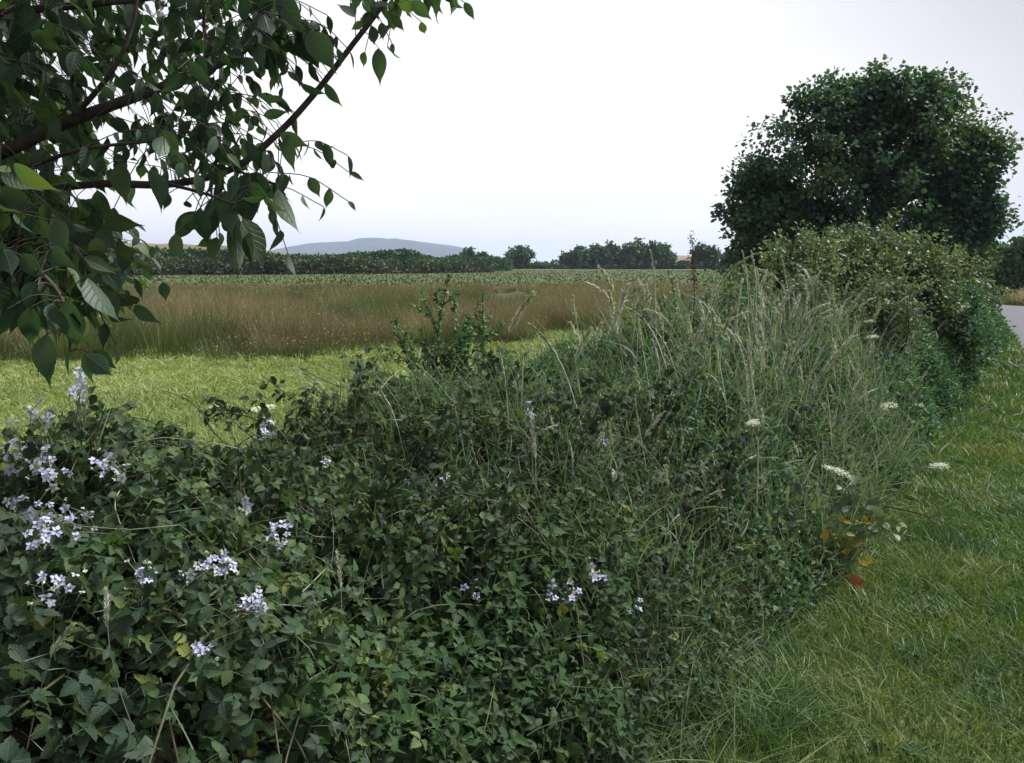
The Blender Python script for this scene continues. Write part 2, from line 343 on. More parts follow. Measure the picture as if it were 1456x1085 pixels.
# ------------------------------------------------------------------ the ground
def ground_material():
    m, Nn, Lk, o = mat_new('meadow_ground')
    tc = Nn.new('ShaderNodeTexCoord')
    sx = Nn.new('ShaderNodeSeparateXYZ'); Lk.new(tc.outputs['Object'], sx.inputs[0])
    n1 = Nn.new('ShaderNodeTexNoise'); n1.inputs['Scale'].default_value = .12; n1.inputs['Detail'].default_value = 6; Lk.new(tc.outputs['Object'], n1.inputs['Vector'])
    n2 = Nn.new('ShaderNodeTexNoise'); n2.inputs['Scale'].default_value = 3; n2.inputs['Detail'].default_value = 8; Lk.new(tc.outputs['Object'], n2.inputs['Vector'])
    def bands(cols, fr, to, noise, amt):
        add = Nn.new('ShaderNodeMath'); add.operation = 'MULTIPLY_ADD'; Lk.new(noise.outputs['Fac'], add.inputs[0]); add.inputs[1].default_value = amt; Lk.new(sx.outputs['Y'], add.inputs[2])
        mr = Nn.new('ShaderNodeMapRange'); mr.inputs['From Min'].default_value = fr; mr.inputs['From Max'].default_value = to; Lk.new(add.outputs[0], mr.inputs['Value'])
        r = ramp(Nn, cols); Lk.new(mr.outputs[0], r.inputs['Fac']); return r
    # near meadow (yellow green), rush bed (brown), far pasture (green, then pale, darkened for grass self-shade)
    r1 = bands([(0.0, (.045, .06, .022)), (.03, (.05, .065, .024)), (.045, (.10, .12, .04)), (.085, (.10, .13, .04)), (.10, (.05, .055, .03)), (.27, (.10, .09, .05)), (.34, (.06, .08, .035)), (.5, (.075, .10, .042)), (.75, (.09, .11, .052)), (1.0, (.095, .115, .058))], 0, 200, n1, 14)
    r2 = ramp(Nn, [(.3, (.7, .7, .7)), (.7, (1.25, 1.25, 1.25))]); Lk.new(n2.outputs['Fac'], r2.inputs['Fac'])
    mx = Nn.new('ShaderNodeMix'); mx.data_type = 'RGBA'; mx.blend_type = 'MULTIPLY'; mx.inputs[0].default_value = 1
    Lk.new(r1.outputs[0], mx.inputs[6]); Lk.new(r2.outputs[0], mx.inputs[7])
    b = Nn.new('ShaderNodeBsdfPrincipled'); Lk.new(mx.outputs[2], b.inputs['Base Color']); b.inputs['Roughness'].default_value = 1; b.inputs['Specular IOR Level'].default_value = .05
    bp = Nn.new('ShaderNodeBump'); bp.inputs['Strength'].default_value = .6; bp.inputs['Distance'].default_value = .05; Lk.new(n2.outputs['Fac'], bp.inputs['Height']); Lk.new(bp.outputs[0], b.inputs['Normal'])
    Lk.new(b.outputs[0], o.inputs['Surface']); return m
g = Acc()
ax = np.concatenate([-np.geomspace(7000, 60, 24), np.linspace(-50, 50, 41), np.geomspace(60, 7000, 24)])
ay = np.concatenate([[-300, -100, -40, -15], np.linspace(-5, 60, 40), np.geomspace(70, 9000, 30)])
X, Y = np.meshgrid(ax, ay)
Z = np.zeros_like(X)
v = np.column_stack([X.ravel(), Y.ravel(), Z.ravel()]); nx = len(ax)
q = [(j * nx + i, j * nx + i + 1, (j + 1) * nx + i + 1, (j + 1) * nx + i) for j in range(len(ay) - 1) for i in range(nx - 1)]
g.add(v, q); tag(g.build('ground', ground_material()), 'flat meadow ground reaching to the horizon', kind='structure')

# road
def road():
    c = curve([(-5.2, -12), (2.6, 0), (7.1, 8.5), (12.7, 19.3), (16.2, 27), (18.2, 33.5), (17.6, 39), (13, 45), (6, 50)], 14)
    c = np.column_stack([c, np.zeros(len(c))]); tg = norm(np.gradient(c, axis=0)); nn = np.column_stack([-tg[:, 1], tg[:, 0], np.zeros(len(c))])
    a = Acc(); w = 1.9; offs = [(-w, .004), (-w + .25, .02), (0, .05), (w - .25, .02), (w, .004)]
    v = np.stack([c + nn * o + np.array([0, 0, z]) for o, z in offs], axis=1).reshape(-1, 3)
    q = [(i * 5 + j, (i + 1) * 5 + j, (i + 1) * 5 + j + 1, i * 5 + j + 1) for i in range(len(c) - 1) for j in range(4)]
    a.add(v, [x[::-1] for x in q])
    m = noise_mat('asphalt', [(.3, (.07, .07, .085)), (.7, (.115, .115, .135))], 30, .8, .3, dist=.005)
    tag(a.build('road', m), 'narrow grey asphalt lane beside the hedge', kind='structure')
    return c
ROADC = road()
def road_dist(x, y):
    return np.sqrt(((np.stack([x, y], -1)[:, None] - ROADC[None, :, :2]) ** 2).sum(-1)).min(1)

# ------------------------------------------------------------------ the hedge frame: s runs along the verge edge, u across towards the field
P0 = np.array([-1.1, 0.0]); TT = np.array([0.514, 0.857]); TT = TT / np.linalg.norm(TT); NN = np.array([-TT[1], TT[0]])
HW = 2.5
def su(x, y):
    d0, d1 = x - P0[0], y - P0[1]; return d0 * TT[0] + d1 * TT[1], d0 * NN[0] + d1 * NN[1]
def xy(s, u):
    return P0[0] + s * TT[0] + u * NN[0], P0[1] + s * TT[1] + u * NN[1]
HS = ([-3, 0, 1.2, 2.05, 2.3, 2.6, 2.75, 2.95, 3.2, 3.5, 4, 5.1, 6, 7.3, 9.3, 11, 14, 20, 26], [.98, 1.08, 1.09, 1.08, 1.05, .97, .95, .88, .92, 1.0, .97, .98, 1.03, 1.1, 1.2, 1.27, 1.32, 1.28, 1.2])
def edge_wob(s): return .34 * (fbm(s * .8, s * 0 + 3.3, seed=11) - .5) * 2
def hedge_h(s, u):
    s = np.asarray(s, float); u = np.asarray(u, float) - edge_wob(s)
    top = np.interp(s, *HS); c = u / HW
    near = 1 - np.clip(1 - u / 1.15, 0, 1) ** 2.3
    far = 1 - np.clip((u - (HW - .9)) / .9, 0, 1) ** 2.2
    h = top * near * far * (0.80 + .28 * fbm(s * 1.7, u * 1.7, seed=5) + .22 * (vnoise(s * 4.5, u * 4.5, seed=6) - .15))
    return np.where((u < 0) | (u > HW), 0, h)
def hedge_n(s, u):
    e = .05
    hs = (hedge_h(s + e, u) - hedge_h(s - e, u)) / (2 * e); hu = (hedge_h(s, u + e) - hedge_h(s, u - e)) / (2 * e)
    hs = np.clip(hs, -3, 3); hu = np.clip(hu, -3, 3)
    return norm(np.stack([-(hs * TT[0] + hu * NN[0]), -(hs * TT[1] + hu * NN[1]), np.ones_like(hs)], -1))
def hit(px, py, push=0.0):
    r = ray(px, py)
    for d in np.arange(.8, 40, .01):
        p = EYE + r * d; s, u = su(p[0], p[1])
        if p[2] <= float(hedge_h(s, u)) + push or p[2] <= 0: return p, s, u
    return p, s, u
# core well under the leaves, litter coloured near black for shaded gaps, one per bush so it moves with it
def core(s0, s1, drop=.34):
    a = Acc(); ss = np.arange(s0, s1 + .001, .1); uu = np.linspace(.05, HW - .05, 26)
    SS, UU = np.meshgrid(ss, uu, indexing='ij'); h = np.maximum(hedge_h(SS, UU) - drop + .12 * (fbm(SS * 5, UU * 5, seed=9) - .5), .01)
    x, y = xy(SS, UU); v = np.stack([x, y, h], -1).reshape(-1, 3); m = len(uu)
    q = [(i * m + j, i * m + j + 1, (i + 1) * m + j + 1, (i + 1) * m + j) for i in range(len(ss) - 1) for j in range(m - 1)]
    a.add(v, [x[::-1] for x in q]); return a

def surf_samples(s0, s1, n, depth=.25, u0=0.0, u1=HW, edge=.35):
    """points in the leafy skin of the hedge; fuzzy ends"""
    s = rng.uniform(s0 - edge, s1 + edge, n * 3)
    f = np.clip(np.minimum((s - s0 + edge) / (2 * edge), (s1 + edge - s) / (2 * edge)), 0, 1)
    s = s[rng.random(len(s)) < f][:n]
    # denser sampling where the profile is steep
    u = u0 + (u1 - u0) * np.where(rng.random(len(s)) < .45, rng.random(len(s)) ** 2.2, rng.random(len(s)))
    h = hedge_h(s, u); k = h > .03; s, u, h = s[k], u[k], h[k]
    nn = hedge_n(s, u); dd = rng.random(len(s)) ** 1.3 * depth
    x, y = xy(s, u)
    p = np.stack([x, y, h], -1) + nn * (.06 - dd)[:, None]
    p[:, 2] = np.maximum(p[:, 2], .02)
    return p, nn, s, u

def bramble_leaves(acc, p, nn, size):
    n = len(p)
    up = norm(nn * .7 + np.array([0, -.1, .3]) + .62 * rng.normal(size=(n, 3)))
    al = norm(np.cross(up, rand_dirs(n)) + np.array([0, 0, -.25]))
    sz = size * rng.uniform(.65, 1.25, n); r = rng.random(n)
    sd = np.cross(al, up)
    five = rng.random(n) < .25
    put(acc, T_BRAMBLE, p, al, up, sz, np.clip(r + .08 * rng.normal(size=n), 0, 1))
    for sg in (-1, 1):
        a2 = norm(al * .25 + sg * sd); put(acc, T_BRAMBLE, p - al * (sz * .12)[:, None], a2, norm(up + .25 * rng.normal(size=(n, 3))), sz * .82, np.clip(r + .08 * rng.normal(size=n), 0, 1))
    st = al * .0 - norm(al - up * .3)
    ribbons(acc, p - al * (sz * .1)[:, None], norm(-al * .7 - up * .5), sz * .9, -up * .15, .0022, 2, mi=1, r=r * .6)

def canes(acc, s0, s1, n, rad=.0035, mi=0, over=.1, lmin=.5, lmax=1.3):
    for _ in range(n):
        s = rng.uniform(s0, s1); u = rng.uniform(.15, HW - .3); ang = rng.uniform(0, 6.28); Lc = rng.uniform(lmin, lmax)
        ts = np.linspace(0, 1, 9); cs = s + math.cos(ang) * Lc * ts + .1 * np.sin(ts * 3 + ang); cu = np.clip(u + math.sin(ang) * Lc * ts, .02, HW)
        cs = np.clip(cs, s0 - .3, s1 + .3)
        h = hedge_h(cs, cu) - .10 + np.sin(ts * math.pi) * rng.uniform(.05, .1 + over); x, y = xy(cs, cu)
        p = np.stack([x, y, np.maximum(h, .02)], -1); tube(acc, p, rad * (1 - .6 * ts) * rng.uniform(.7, 1.2), 5, r=rng.random(), mi=mi)

def tangle(acc, s0, s1, n, lmin, lmax, wd, lift=.7, u0=0, u1=HW, mi=0, depth=.2):
    p, nn, s, u = surf_samples(s0, s1, n, depth, u0, u1)
    n = len(p); d0 = norm(nn * .5 + np.array([0, 0, lift]) + .55 * rng.normal(size=(n, 3)))
    bend = rand_dirs(n) * rng.uniform(.2, .8, (n, 1)); bend[:, 2] = -abs(bend[:, 2]) * .6
    ribbons(acc, p, d0, rng.uniform(lmin, lmax, n), bend, wd * rng.uniform(.6, 1.4, n), 4, mi=mi)

# ---- foreground bramble bushes
def base_of(s, u=1.2):
    x, y = xy(s, u); return (float(x), float(y), 0.0)
bushes = {}
def bush(name, label, cat, s0, s1, group=None):
    t = thing(name, label, cat, base_of((s0 + s1) / 2), group); bushes[(s0, s1)] = t
    o = np.array(t.location)
    core(s0 - .05 if s0 > -2 else s0, s1).build('shade_core', M_LITTER_SHADE, t, o)
    return t, o
specs = [
 (-2.2, 1.75, 'bramble bush with large white blossom clusters filling the lower left foreground', 11500, .042, 300),
 (1.75, 3.1, 'dense bramble bush in the middle foreground, right of the blossom clusters', 9500, .036, 1300),
 (3.1, 4.7, 'low bramble bush below the upright leafy sprout, with a few small white flowers', 9000, .031, 4000),
]
BR = []
for s0, s1, lab, nl, sz, nt_ in specs:
    t, o = bush('bramble_bush', lab, 'bramble', s0, s1, 'bramble bushes along the near hedge')
    a = Acc(); p, nn, s, u = surf_samples(s0, s1, nl, .31); bramble_leaves(a, p, nn, sz)
    p2, n2, s_, u_ = surf_samples(s0, s1, nl // 5, .1); bramble_leaves(a, p2 - n2 * .24, n2, sz)
    tangle(a, s0, s1, nt_, .05, .16, .004, mi=1)
    a.build('foliage', [M_BRAMBLE_SHADED if s0 < 1 else M_BRAMBLE2, M_BEDSTRAW], t, o)
    a = Acc(); canes(a, s0, s1, 46); canes(a, s0, s1, 22, .0018, mi=1, over=.16, lmin=.2, lmax=.7); a.build('canes', [M_CANE, M_STRAWDULL], t, o)
    BR.append((s0, s1, t, o))
def bramble_for(s):
    for b in BR:
        if b[0] <= s < b[1]: return b
    return BR[0] if s < 0 else BR[-1]

# ---- nettles standing at the foot of the brambles
def nettle_proto(seed):
    g_ = np.random.default_rng(seed); root = bpy.data.objects.new('nettle', None); C.objects.link(root); a = Acc(); lf = Acc()
    c = curve([(0, 0, 0), (.02, .01, .25), (.05 * g_.normal(), .03, .5)], 8); tube(a, c, np.linspace(.0032, .0012, len(c)), 5); a.build('stem', [M_STALK], root)
    for i in range(9):
        f = .25 + .75 * i / 8; p = c[min(int(f * (len(c) - 1)), len(c) - 1)]; an = (i % 2) * math.pi / 2 + g_.normal() * .2; ln = .085 * (1.15 - .75 * f) + .015
        for sg in (0, math.pi):
            d = np.array([math.cos(an + sg), math.sin(an + sg), .15 + .3 * g_.normal()]); put(lf, T_NETTLE, (p + d * .008)[None], d[None], np.array([[0, 0, 1.]]) + .3 * g_.normal(size=(1, 3)), np.array([ln]), r=g_.random(1))
    lf.build('foliage', [M_NETTLE], root); return root
nps = [nettle_proto(k) for k in range(4)]; nf = [True] * 4
for (x0, x1, y0, y1, n, lab) in ((440, 660, 900, 1085, 20, 'nettle among the dark brambles at the bottom, left of centre'), (640, 900, 820, 1085, 36, 'nettle at the foot of the hedge just left of the verge grass'), (560, 900, 700, 840, 18, 'nettle pushing up through the middle of the brambles')):
    for _ in range(n):
        p, s_, u_ = hit(rng.uniform(x0, x1), rng.uniform(y0, y1)); k = rng.integers(4); r_ = nps[k] if nf[k] else copy_tree(nps[k]); nf[k] = False
        nv = hedge_n(s_, u_); h = rng.uniform(.6, 1.0); up = norm(nv * .5 + np.array([0, 0, .9])); r_.location = p - up * h * .36; e_ = Vector(up).to_track_quat('Z', 'Y').to_euler(); e_.rotate_axis('Z', rng.random() * 6.28); r_.rotation_euler = e_; r_.scale = (h, h, h)
        tag(r_, lab, 'nettle', 'nettles in the near hedge')
# ---- mixed tangle further on
t, o = bush('hedge_tangle', 'grey green tangle of bedstraw, vetch and bramble below the tall pale grass stalks', 'hedge plants', 4.7, 8.6)
a = Acc(); p, nn, s, u = surf_samples(4.7, 8.6, 5200, .22); bramble_leaves(a, p, nn, .036)
p, nn, s, u = surf_samples(4.7, 8.6, 30000, .22)
put(a, T_SMALL, p, norm(nn * .3 + rng.normal(size=p.shape)), norm(nn + .6 * rng.normal(size=p.shape)), rng.uniform(.024, .055, len(p)), mi=2, wid=.8)
tangle(a, 4.7, 8.6, 6500, .05, .16, .009, mi=1)
a.build('foliage', [M_BRAMBLE2, M_BEDSTRAW, M_FLANK], t, o)
a = Acc(); canes(a, 4.7, 8.6, 50, .003); a.build('canes', [M_CANE], t, o)
# ---- right flank, further
t, o = bush('hedge_thicket', 'dark green small leaved thicket flanking the lane behind the tall grass', 'hedge plants', 8.6, 25)
a = Acc()
for s0, s1, n, l in ((8.6, 12, 32000, .055), (12, 17, 34000, .065), (17, 25, 30000, .08)):
    p, nn, s, u = surf_samples(s0, s1, n, .26)
    put(a, T_SMALL, p, norm(nn * .3 + rng.normal(size=p.shape)), norm(nn + .6 * rng.normal(size=p.shape)), rng.uniform(.6, 1.3, len(p)) * l, wid=.8)
tangle(a, 8.6, 16, 1800, .08, .22, .013, mi=1, u1=1.6)
a.build('foliage', [M_FLANK, M_BEDSTRAW], t, o)

# ---- blossom clusters on the brambles
def blossom_mesh(seed):
    g = np.random.default_rng(seed); a = Acc()
    for k in range(5):
        an = k * 2 * math.pi / 5 + g.normal() * .12; d = np.array([[math.cos(an), math.sin(an), .25 + .15 * g.normal()]])
        put(a, T_ROUND, d * .003, d, np.array([[0, 0, 1.0]]) + .2 * g.normal(size=(1, 3)), .0135 * g.uniform(.85, 1.1), np.array([g.random()]))
    an = g.random(14) * 6.28; d = norm(np.stack([np.cos(an) * .8, np.sin(an) * .8, g.uniform(.5, 1.4, 14)], -1))
    ribbons(a, np.zeros((14, 3)), d, .006, d * .1, .0012, 2, mi=1)
    return a
blossom_protos = []
blossom_meshes = []
def place_blossoms(px, py, rx, ry, n, sc=1.0):
    p0, s, u = hit(px, py); over = u > 1.9 or p0[2] < .3
    if over: p0 = at(px, py, 2.45 if px < 300 else 3.4); s, u = su(p0[0], p0[1])
    b = bramble_for(s); depth = np.linalg.norm(p0 - EYE)
    nn = hedge_n(s, u) if not over else np.array([0, 0, 1.])
    st = Acc(); root = p0 - nn * .05; n = int(n * 1.5) if px < 200 else int(n * 1.4) if px < 400 else max(3, int(n * .8))
    spots = []
    for i in range(n):
        r_ = math.sqrt(rng.random()); an = rng.random() * 6.28
        qx, qy = px + rx * r_ * math.cos(an), py + ry * r_ * math.sin(an)
        if over: p = at(qx, qy, (2.45 if px < 300 else 3.4) + rng.normal() * .03)
        else: p, s_, u_ = hit(qx, qy, .02)
        if np.linalg.norm(p - p0) > .35: p = p0 + rng.normal(size=3) * .04
        p = p + nn * rng.uniform(.02, .07); spots.append(p)
        mid = (root + p) / 2 + nn * .015 + rng.normal(size=3) * .01
        tube(st, curve([root + rng.normal(size=3) * .01, mid, p], 3), .0011, 4)
        if rng.random() < .6:
            bd = p + rng.normal(size=3) * .014; bv = norm(rand_dirs(5)); put(st, T_ROUND, np.repeat(bd[None], 5, 0), bv, rand_dirs(5), .006, mi=1)
            tube(st, [bd, mid], .0007, 3)
    loc = np.array(b[3])
    cl = st.build('blossom_cluster', [M_STALK, M_UMBEL], b[2], loc)
    to = norm(norm(EYE - p0) * .55 + nn * .5 + np.array([0, 0, .3]))
    for p in spots:
        me = blossom_meshes[rng.integers(len(blossom_meshes))]
        f = bpy.data.objects.new('blossom', me); C.objects.link(f); f.parent = cl
        f.location = p - loc; f.rotation_euler = Vector(norm(to + .45 * rng.normal(size=3))).to_track_quat('Z', 'Y').to_euler()
        f.rotation_euler.rotate_axis('Z', rng.random() * 6); k = sc * rng.uniform(.45, .8) * min(max(depth / 1.9, .85), 1.6); f.scale = (k, k, k)
for sd in range(5):
    ob = blossom_mesh(sd).build('blossom', [M_PETAL, M_STAMEN]); blossom_meshes.append(ob.data); bpy.data.objects.remove(ob)
for args in [(35, 668, 32, 22, 11), (85, 680, 28, 25, 12), (170, 680, 25, 14, 8), (112, 572, 14, 25, 11), (45, 612, 32, 14, 6), (95, 775, 55, 30, 26), (50, 785, 25, 15, 8),
             (75, 855, 28, 18, 7), (45, 728, 12, 8, 4), (198, 840, 12, 14, 7), (265, 825, 22, 12, 7), (305, 822, 14, 16, 9), (345, 880, 20, 14, 9), (352, 742, 10, 18, 6), (388, 778, 18, 14, 10),
             (380, 627, 14, 12, 7), (460, 675, 10, 8, 3), (625, 705, 14, 5, 4), (660, 845, 18, 10, 5), (785, 850, 30, 16, 10), (835, 822, 12, 12, 5), (848, 640, 8, 8, 3), (868, 690, 12, 10, 4),
             (752, 598, 7, 6, 3), (905, 1028, 6, 7, 2), (890, 870, 8, 8, 3), (265, 948, 10, 8, 3)]:
    place_blossoms(*args)

# ---- upright leafy sprout in the middle and other standing shrubs
def stem_shrub(name, label, cat, tips, base, lsize, mat, n_side=5, leafden=60, rad=.006, group=None, spread=.12, tpl=T_SMALL):
    t = thing(name, label, cat, tuple(base), group); o = np.array(base)
    st = Acc(); lf = Acc()
    for tip in tips:
        tip = np.array(tip); b = base + rng.normal(size=3) * np.array([.05, .05, 0]); b[2] = base[2]
        mid = b * .5 + tip * .5 + rng.normal(size=3) * .05
        c = curve([b, mid, tip], 8); tube(st, c, rad * np.linspace(1, .25, len(c)), 5)
        L_ = np.linalg.norm(tip - b)
        lines = [c]
        for k in range(n_side):
            f = rng.uniform(.3, .85); q_ = c[int(f * (len(c) - 1))]; d = norm(norm(tip - b) * .7 + rand_dirs(1)[0] * .7)
            ln = L_ * (1 - f) * rng.uniform(.35, .7) + .05; e = q_ + d * ln; cc = curve([q_, (q_ + e) / 2 + rng.normal(size=3) * .01, e], 4)
            tube(st, cc, rad * .45 * np.linspace(1, .4, len(cc)), 4); lines.append(cc)
        for cc in lines:
            ll = np.linalg.norm(cc[-1] - cc[0]); m = int(ll * leafden) + 4
            ii = rng.random(m) ** .6 * (len(cc) - 1); i0 = np.minimum(ii.astype(int), len(cc) - 2); fr = (ii - i0)[:, None]
            p = cc[i0] * (1 - fr) + cc[i0 + 1] * fr
            d = norm(rand_dirs(m) + norm(cc[-1] - cc[0]) * .5 + np.array([0, 0, .1]))
            put(lf, tpl, p + d * .004, d, norm(np.array([0, 0, 1]) + .5 * rng.normal(size=(m, 3))), lsize * rng.uniform(.6, 1.2, m))
    st.build('stems', [M_TWIG], t, o); lf.build('foliage', [mat], t, o)
    return t
def zb(p, z): p = np.array(p, float); p[2] = z; return p
d = 4.6
base = zb(at(640, 600, d), .75)
stem_shrub('hawthorn_sprout', 'upright spray of small leaved hawthorn shoots rising above the hedge before the rushes', 'shrub',
    [at(638, 392, d), at(686, 418, d + .1), at(600, 470, d), at(560, 455, d), at(668, 450, d), at(655, 470, d - .1), at(620, 480, d + .1), at(700, 470, d), at(525, 520, d), at(575, 500, d), at(540, 560, d - .1), at(722, 500, d + .1), at(735, 530, d), at(645, 430, d)], base, .024, M_SPROUT, 7, 190, spread=.2)
base = zb(at(560, 600, 4.0), .8)
stem_shrub('hawthorn_sprout', 'sparse bare looking twigs arching left over the bright meadow grass', 'shrub',
    [at(428, 523, 4), at(395, 560, 3.9), at(500, 500, 4.2), at(450, 560, 4), at(515, 530, 4.1), at(480, 580, 3.9)], base, .02, M_SPROUT, 4, 70, .004)
base = zb(at(830, 560, 5.6), .8)
stem_shrub('hawthorn_sprout', 'pale grey green bushy shoots at the top of the hedge, right of the meadow gap', 'shrub',
    [at(x, y, 5.6 + rng.uniform(-.2, .2)) for x, y in ((790, 510), (830, 500), (880, 485), (900, 500), (760, 520), (850, 530), (930, 490), (870, 505))], base, .022, M_BEDSTRAW, 7, 200, .004)
for (px, lab, top, bx) in ((1030, 'dark leafy upright shoot standing over the hedge left of the tall grass', 392, 1030), (955, 'thin leafy shoot rising before the brown rushes on the right', 395, 958)):
    base = zb(at(bx, 520, 6.6), .9)
    stem_shrub('hawthorn_sprout', lab, 'shrub', [at(px, top, 6.6), at(px - 12, top + 25, 6.6), at(px + 15, top + 45, 6.6), at(px + 40, top + 60, 6.6), at(px - 35, top + 60, 6.6)], base, .028, M_SPROUT, 4, 120)
def bramble_shoots(label, tips, base, den=40, size=.04):
    t = thing('bramble_shoot', label, 'bramble', tuple(base)); st = Acc(); lf = Acc()
    for tip in tips:
        c = curve([base, (base + tip) / 2 + np.array([0, 0, .06]) + rng.normal(size=3) * .03, tip], 8); tube(st, c, np.linspace(.004, .0015, len(c)), 5)
        m = int(np.linalg.norm(tip - base) * den) + 5; ii = rng.random(m) ** .6 * (len(c) - 1); p = c[ii.astype(int)] + rng.normal(size=(m, 3)) * .02
        put(lf, T_BRAMBLE, p, norm(rand_dirs(m) + np.array([0, 0, -.3])), norm(np.array([0, -.3, .8]) + .5 * rng.normal(size=(m, 3))), size * rng.uniform(.6, 1.2, m))
    st.build('canes', [M_CANE], t, base); lf.build('foliage', [M_BRAMBLE_SHADED], t, base)
base = zb(at(110, 660, 2.5), .85)
bramble_shoots('raised bramble shoots with blossom under the hanging leaves at the left', [at(108, 560, 2.5), at(150, 580, 2.5), at(190, 575, 2.55), at(130, 600, 2.45), at(60, 610, 2.5), at(80, 590, 2.6), at(185, 610, 2.5), at(20, 615, 2.4)], base)
base = zb(at(245, 680, 2.9), .8)
bramble_shoots('small dark leafy bramble mound at the left edge of the meadow gap', [at(240, 608, 2.9), at(260, 620, 2.9), at(215, 640, 2.9), at(285, 645, 2.9), at(250, 640, 2.85), at(225, 625, 2.95)], base, 60, .036)
for i, (pp, lab) in enumerate((([(330, 640), (300, 610), (290, 590), (262, 566), (235, 556)], 'thin bare twig curling up before the bright meadow'), ([(600, 590), (520, 560), (470, 545), (428, 523)], 'long bare twig reaching left over the meadow from the hawthorn sprout'), ([(470, 600), (445, 580), (425, 562), (398, 556)], 'short bare arching twig at the right end of the meadow gap'))):
    c = curve([at(x, y, 3.1 + i * .5) for x, y in pp], 6); a = Acc(); tube(a, c, np.linspace(.003, .0012, len(c)), 5, r=.3); tag(a.build('bare_twig', [M_TWIG], None, c[0]), lab, 'twig')
for i, (x_, y_, d_, lab) in enumerate(((430, 600, 3.6, 'low arching bramble shoot at the right end of the meadow gap'), (500, 575, 3.8, 'bramble shoot curving up left of the hawthorn sprout'), (600, 610, 3.6, 'bramble shoot rising in front of the hawthorn sprout'),
        (735, 555, 4.6, 'bramble shoot right of the hawthorn sprout'), (800, 620, 4.3, 'bramble shoot crossing below the pale bushy shoots'), (905, 600, 5.2, 'bramble shoot below the low leafy green bush'), (350, 700, 2.7, 'bramble shoot above the two middle blossom clusters'),
        (560, 720, 3.0, 'bramble shoot standing off the centre of the dark bramble mass'), (700, 760, 3.1, 'bramble shoot on the verge side of the centre brambles'), (1010, 690, 5.0, 'bramble shoot on the verge side left of the tall hogweed stem'), (1130, 640, 6.0, 'bramble shoot on the verge side right of the tall hogweed stem'))):
    p_, s_, u_ = hit(x_, y_ + 40); b_ = p_ - np.array([0, 0, .15]); k_ = .6 + .12 * d_
    bramble_shoots(lab, [b_ + np.array([rng.normal() * .22, rng.normal() * .12, .15 + rng.uniform(.12, .30)]) * k_ for _ in range(6)], b_, 60, .03 + .002 * d_)
# dark dock stalk
def dock(px, topy, basey, depth, label):
    b = at(px, basey, depth); tp = at(px - 2, topy, depth); t = thing('dock_stalk', label, 'dock', tuple(b)); a = Acc()
    c = curve([b, (b + tp) / 2 + np.array([.01, 0, 0]), tp], 8); tube(a, c, np.linspace(.005, .002, len(c)), 5); a.build('stem', [M_TWIG], t, b)
    a = Acc()
    for i in range(len(c) // 2, len(c)):
        m = 26; put(a, T_SMALL, c[i] + rng.normal(size=(m, 3)) * np.array([.012, .012, .02]), rand_dirs(m), rand_dirs(m), .014)
    a.build('seed_head', [M_DARKHERB], t, b)
dock(986, 338, 470, 6.0, 'dark seeding dock stalk standing alone against the far horizon')

# ---- hawthorn shrubs behind the tall grass (the high part of the hedge)
def ball_shrub(name, label, cat, base, tips, lsize, mat, n, group=None, tpl=T_SMALL, rad=.012):
    t = thing(name, label, cat, tuple(base), group); o = np.array(base); st = Acc(); lf = Acc()
    for tip in tips:
        tip = np.array(tip); b = np.array(base) + rng.normal(size=3) * np.array([.12, .12, 0]); b[2] = base[2]
        c = curve([b, b * .45 + tip * .55 + rng.normal(size=3) * .07, tip], 8); tube(st, c, rad * np.linspace(1, .2, len(c)), 5)
        for k in range(8):
            f = rng.uniform(.25, .95); q_ = c[int(f * (len(c) - 1))]; dd = norm(rand_dirs(1)[0] + np.array([0, 0, .8])); e = q_ + dd * rng.uniform(.15, .45)
            tube(st, [q_, (q_ + e) / 2 + rng.normal(size=3) * .015, e], np.array([.3, .2, .1]) * rad, 4)
            m = n; p = q_ + (e - q_) * rng.random((m, 1)) ** .8 + rng.normal(size=(m, 3)) * .035
            d = norm(rand_dirs(m) + dd * .6); put(lf, tpl, p, d, norm(np.array([0, 0, 1.]) + .6 * rng.normal(size=(m, 3))), lsize * rng.uniform(.6, 1.25, m))
    st.build('stems', [M_TWIG], t, o); lf.build('foliage', [mat], t, o); return t
def tipset(x0, x1, y0fun, dmin, dmax, n):
    r = []
    for _ in range(n):
        px = rng.uniform(x0, x1); top = y0fun(px); r.append(at(px, top + rng.gamma(1.3, 24) - 12, rng.uniform(dmin, dmax)))
    return r
shr = [(1070, 1180, lambda x: np.interp(x, [1070, 1120, 1180], [405, 355, 338]), 8.4, 9.4, 'yellowish green hawthorn shrub, leftmost of the row behind the pale grasses', .044, 46),
       (1160, 1270, lambda x: np.interp(x, [1160, 1200, 1270], [342, 330, 326]), 9.2, 10.6, 'olive hawthorn shrub under the middle of the big oak crown', .048, 54),
       (1250, 1340, lambda x: np.interp(x, [1250, 1340], [336, 352]), 10.5, 12, 'olive hawthorn shrub in front of the sky gap under the oak crown', .055, 46),
       (1320, 1400, lambda x: np.interp(x, [1320, 1400], [352, 388]), 12.5, 15, 'dark hawthorn shrub, rightmost of the row beside the lane', .07, 44)]
for x0, x1, f, d0, d1, lab, ls, nn_ in shr:
    dm = (d0 + d1) / 2; b = at((x0 + x1) / 2, 500, dm); b[2] = 0.4
    ball_shrub('hawthorn_shrub', lab, 'shrub', b, tipset(x0, x1, f, d0, d1, nn_), ls, M_HAWTHORN, 42, 'hawthorn shrubs in the far hedge')

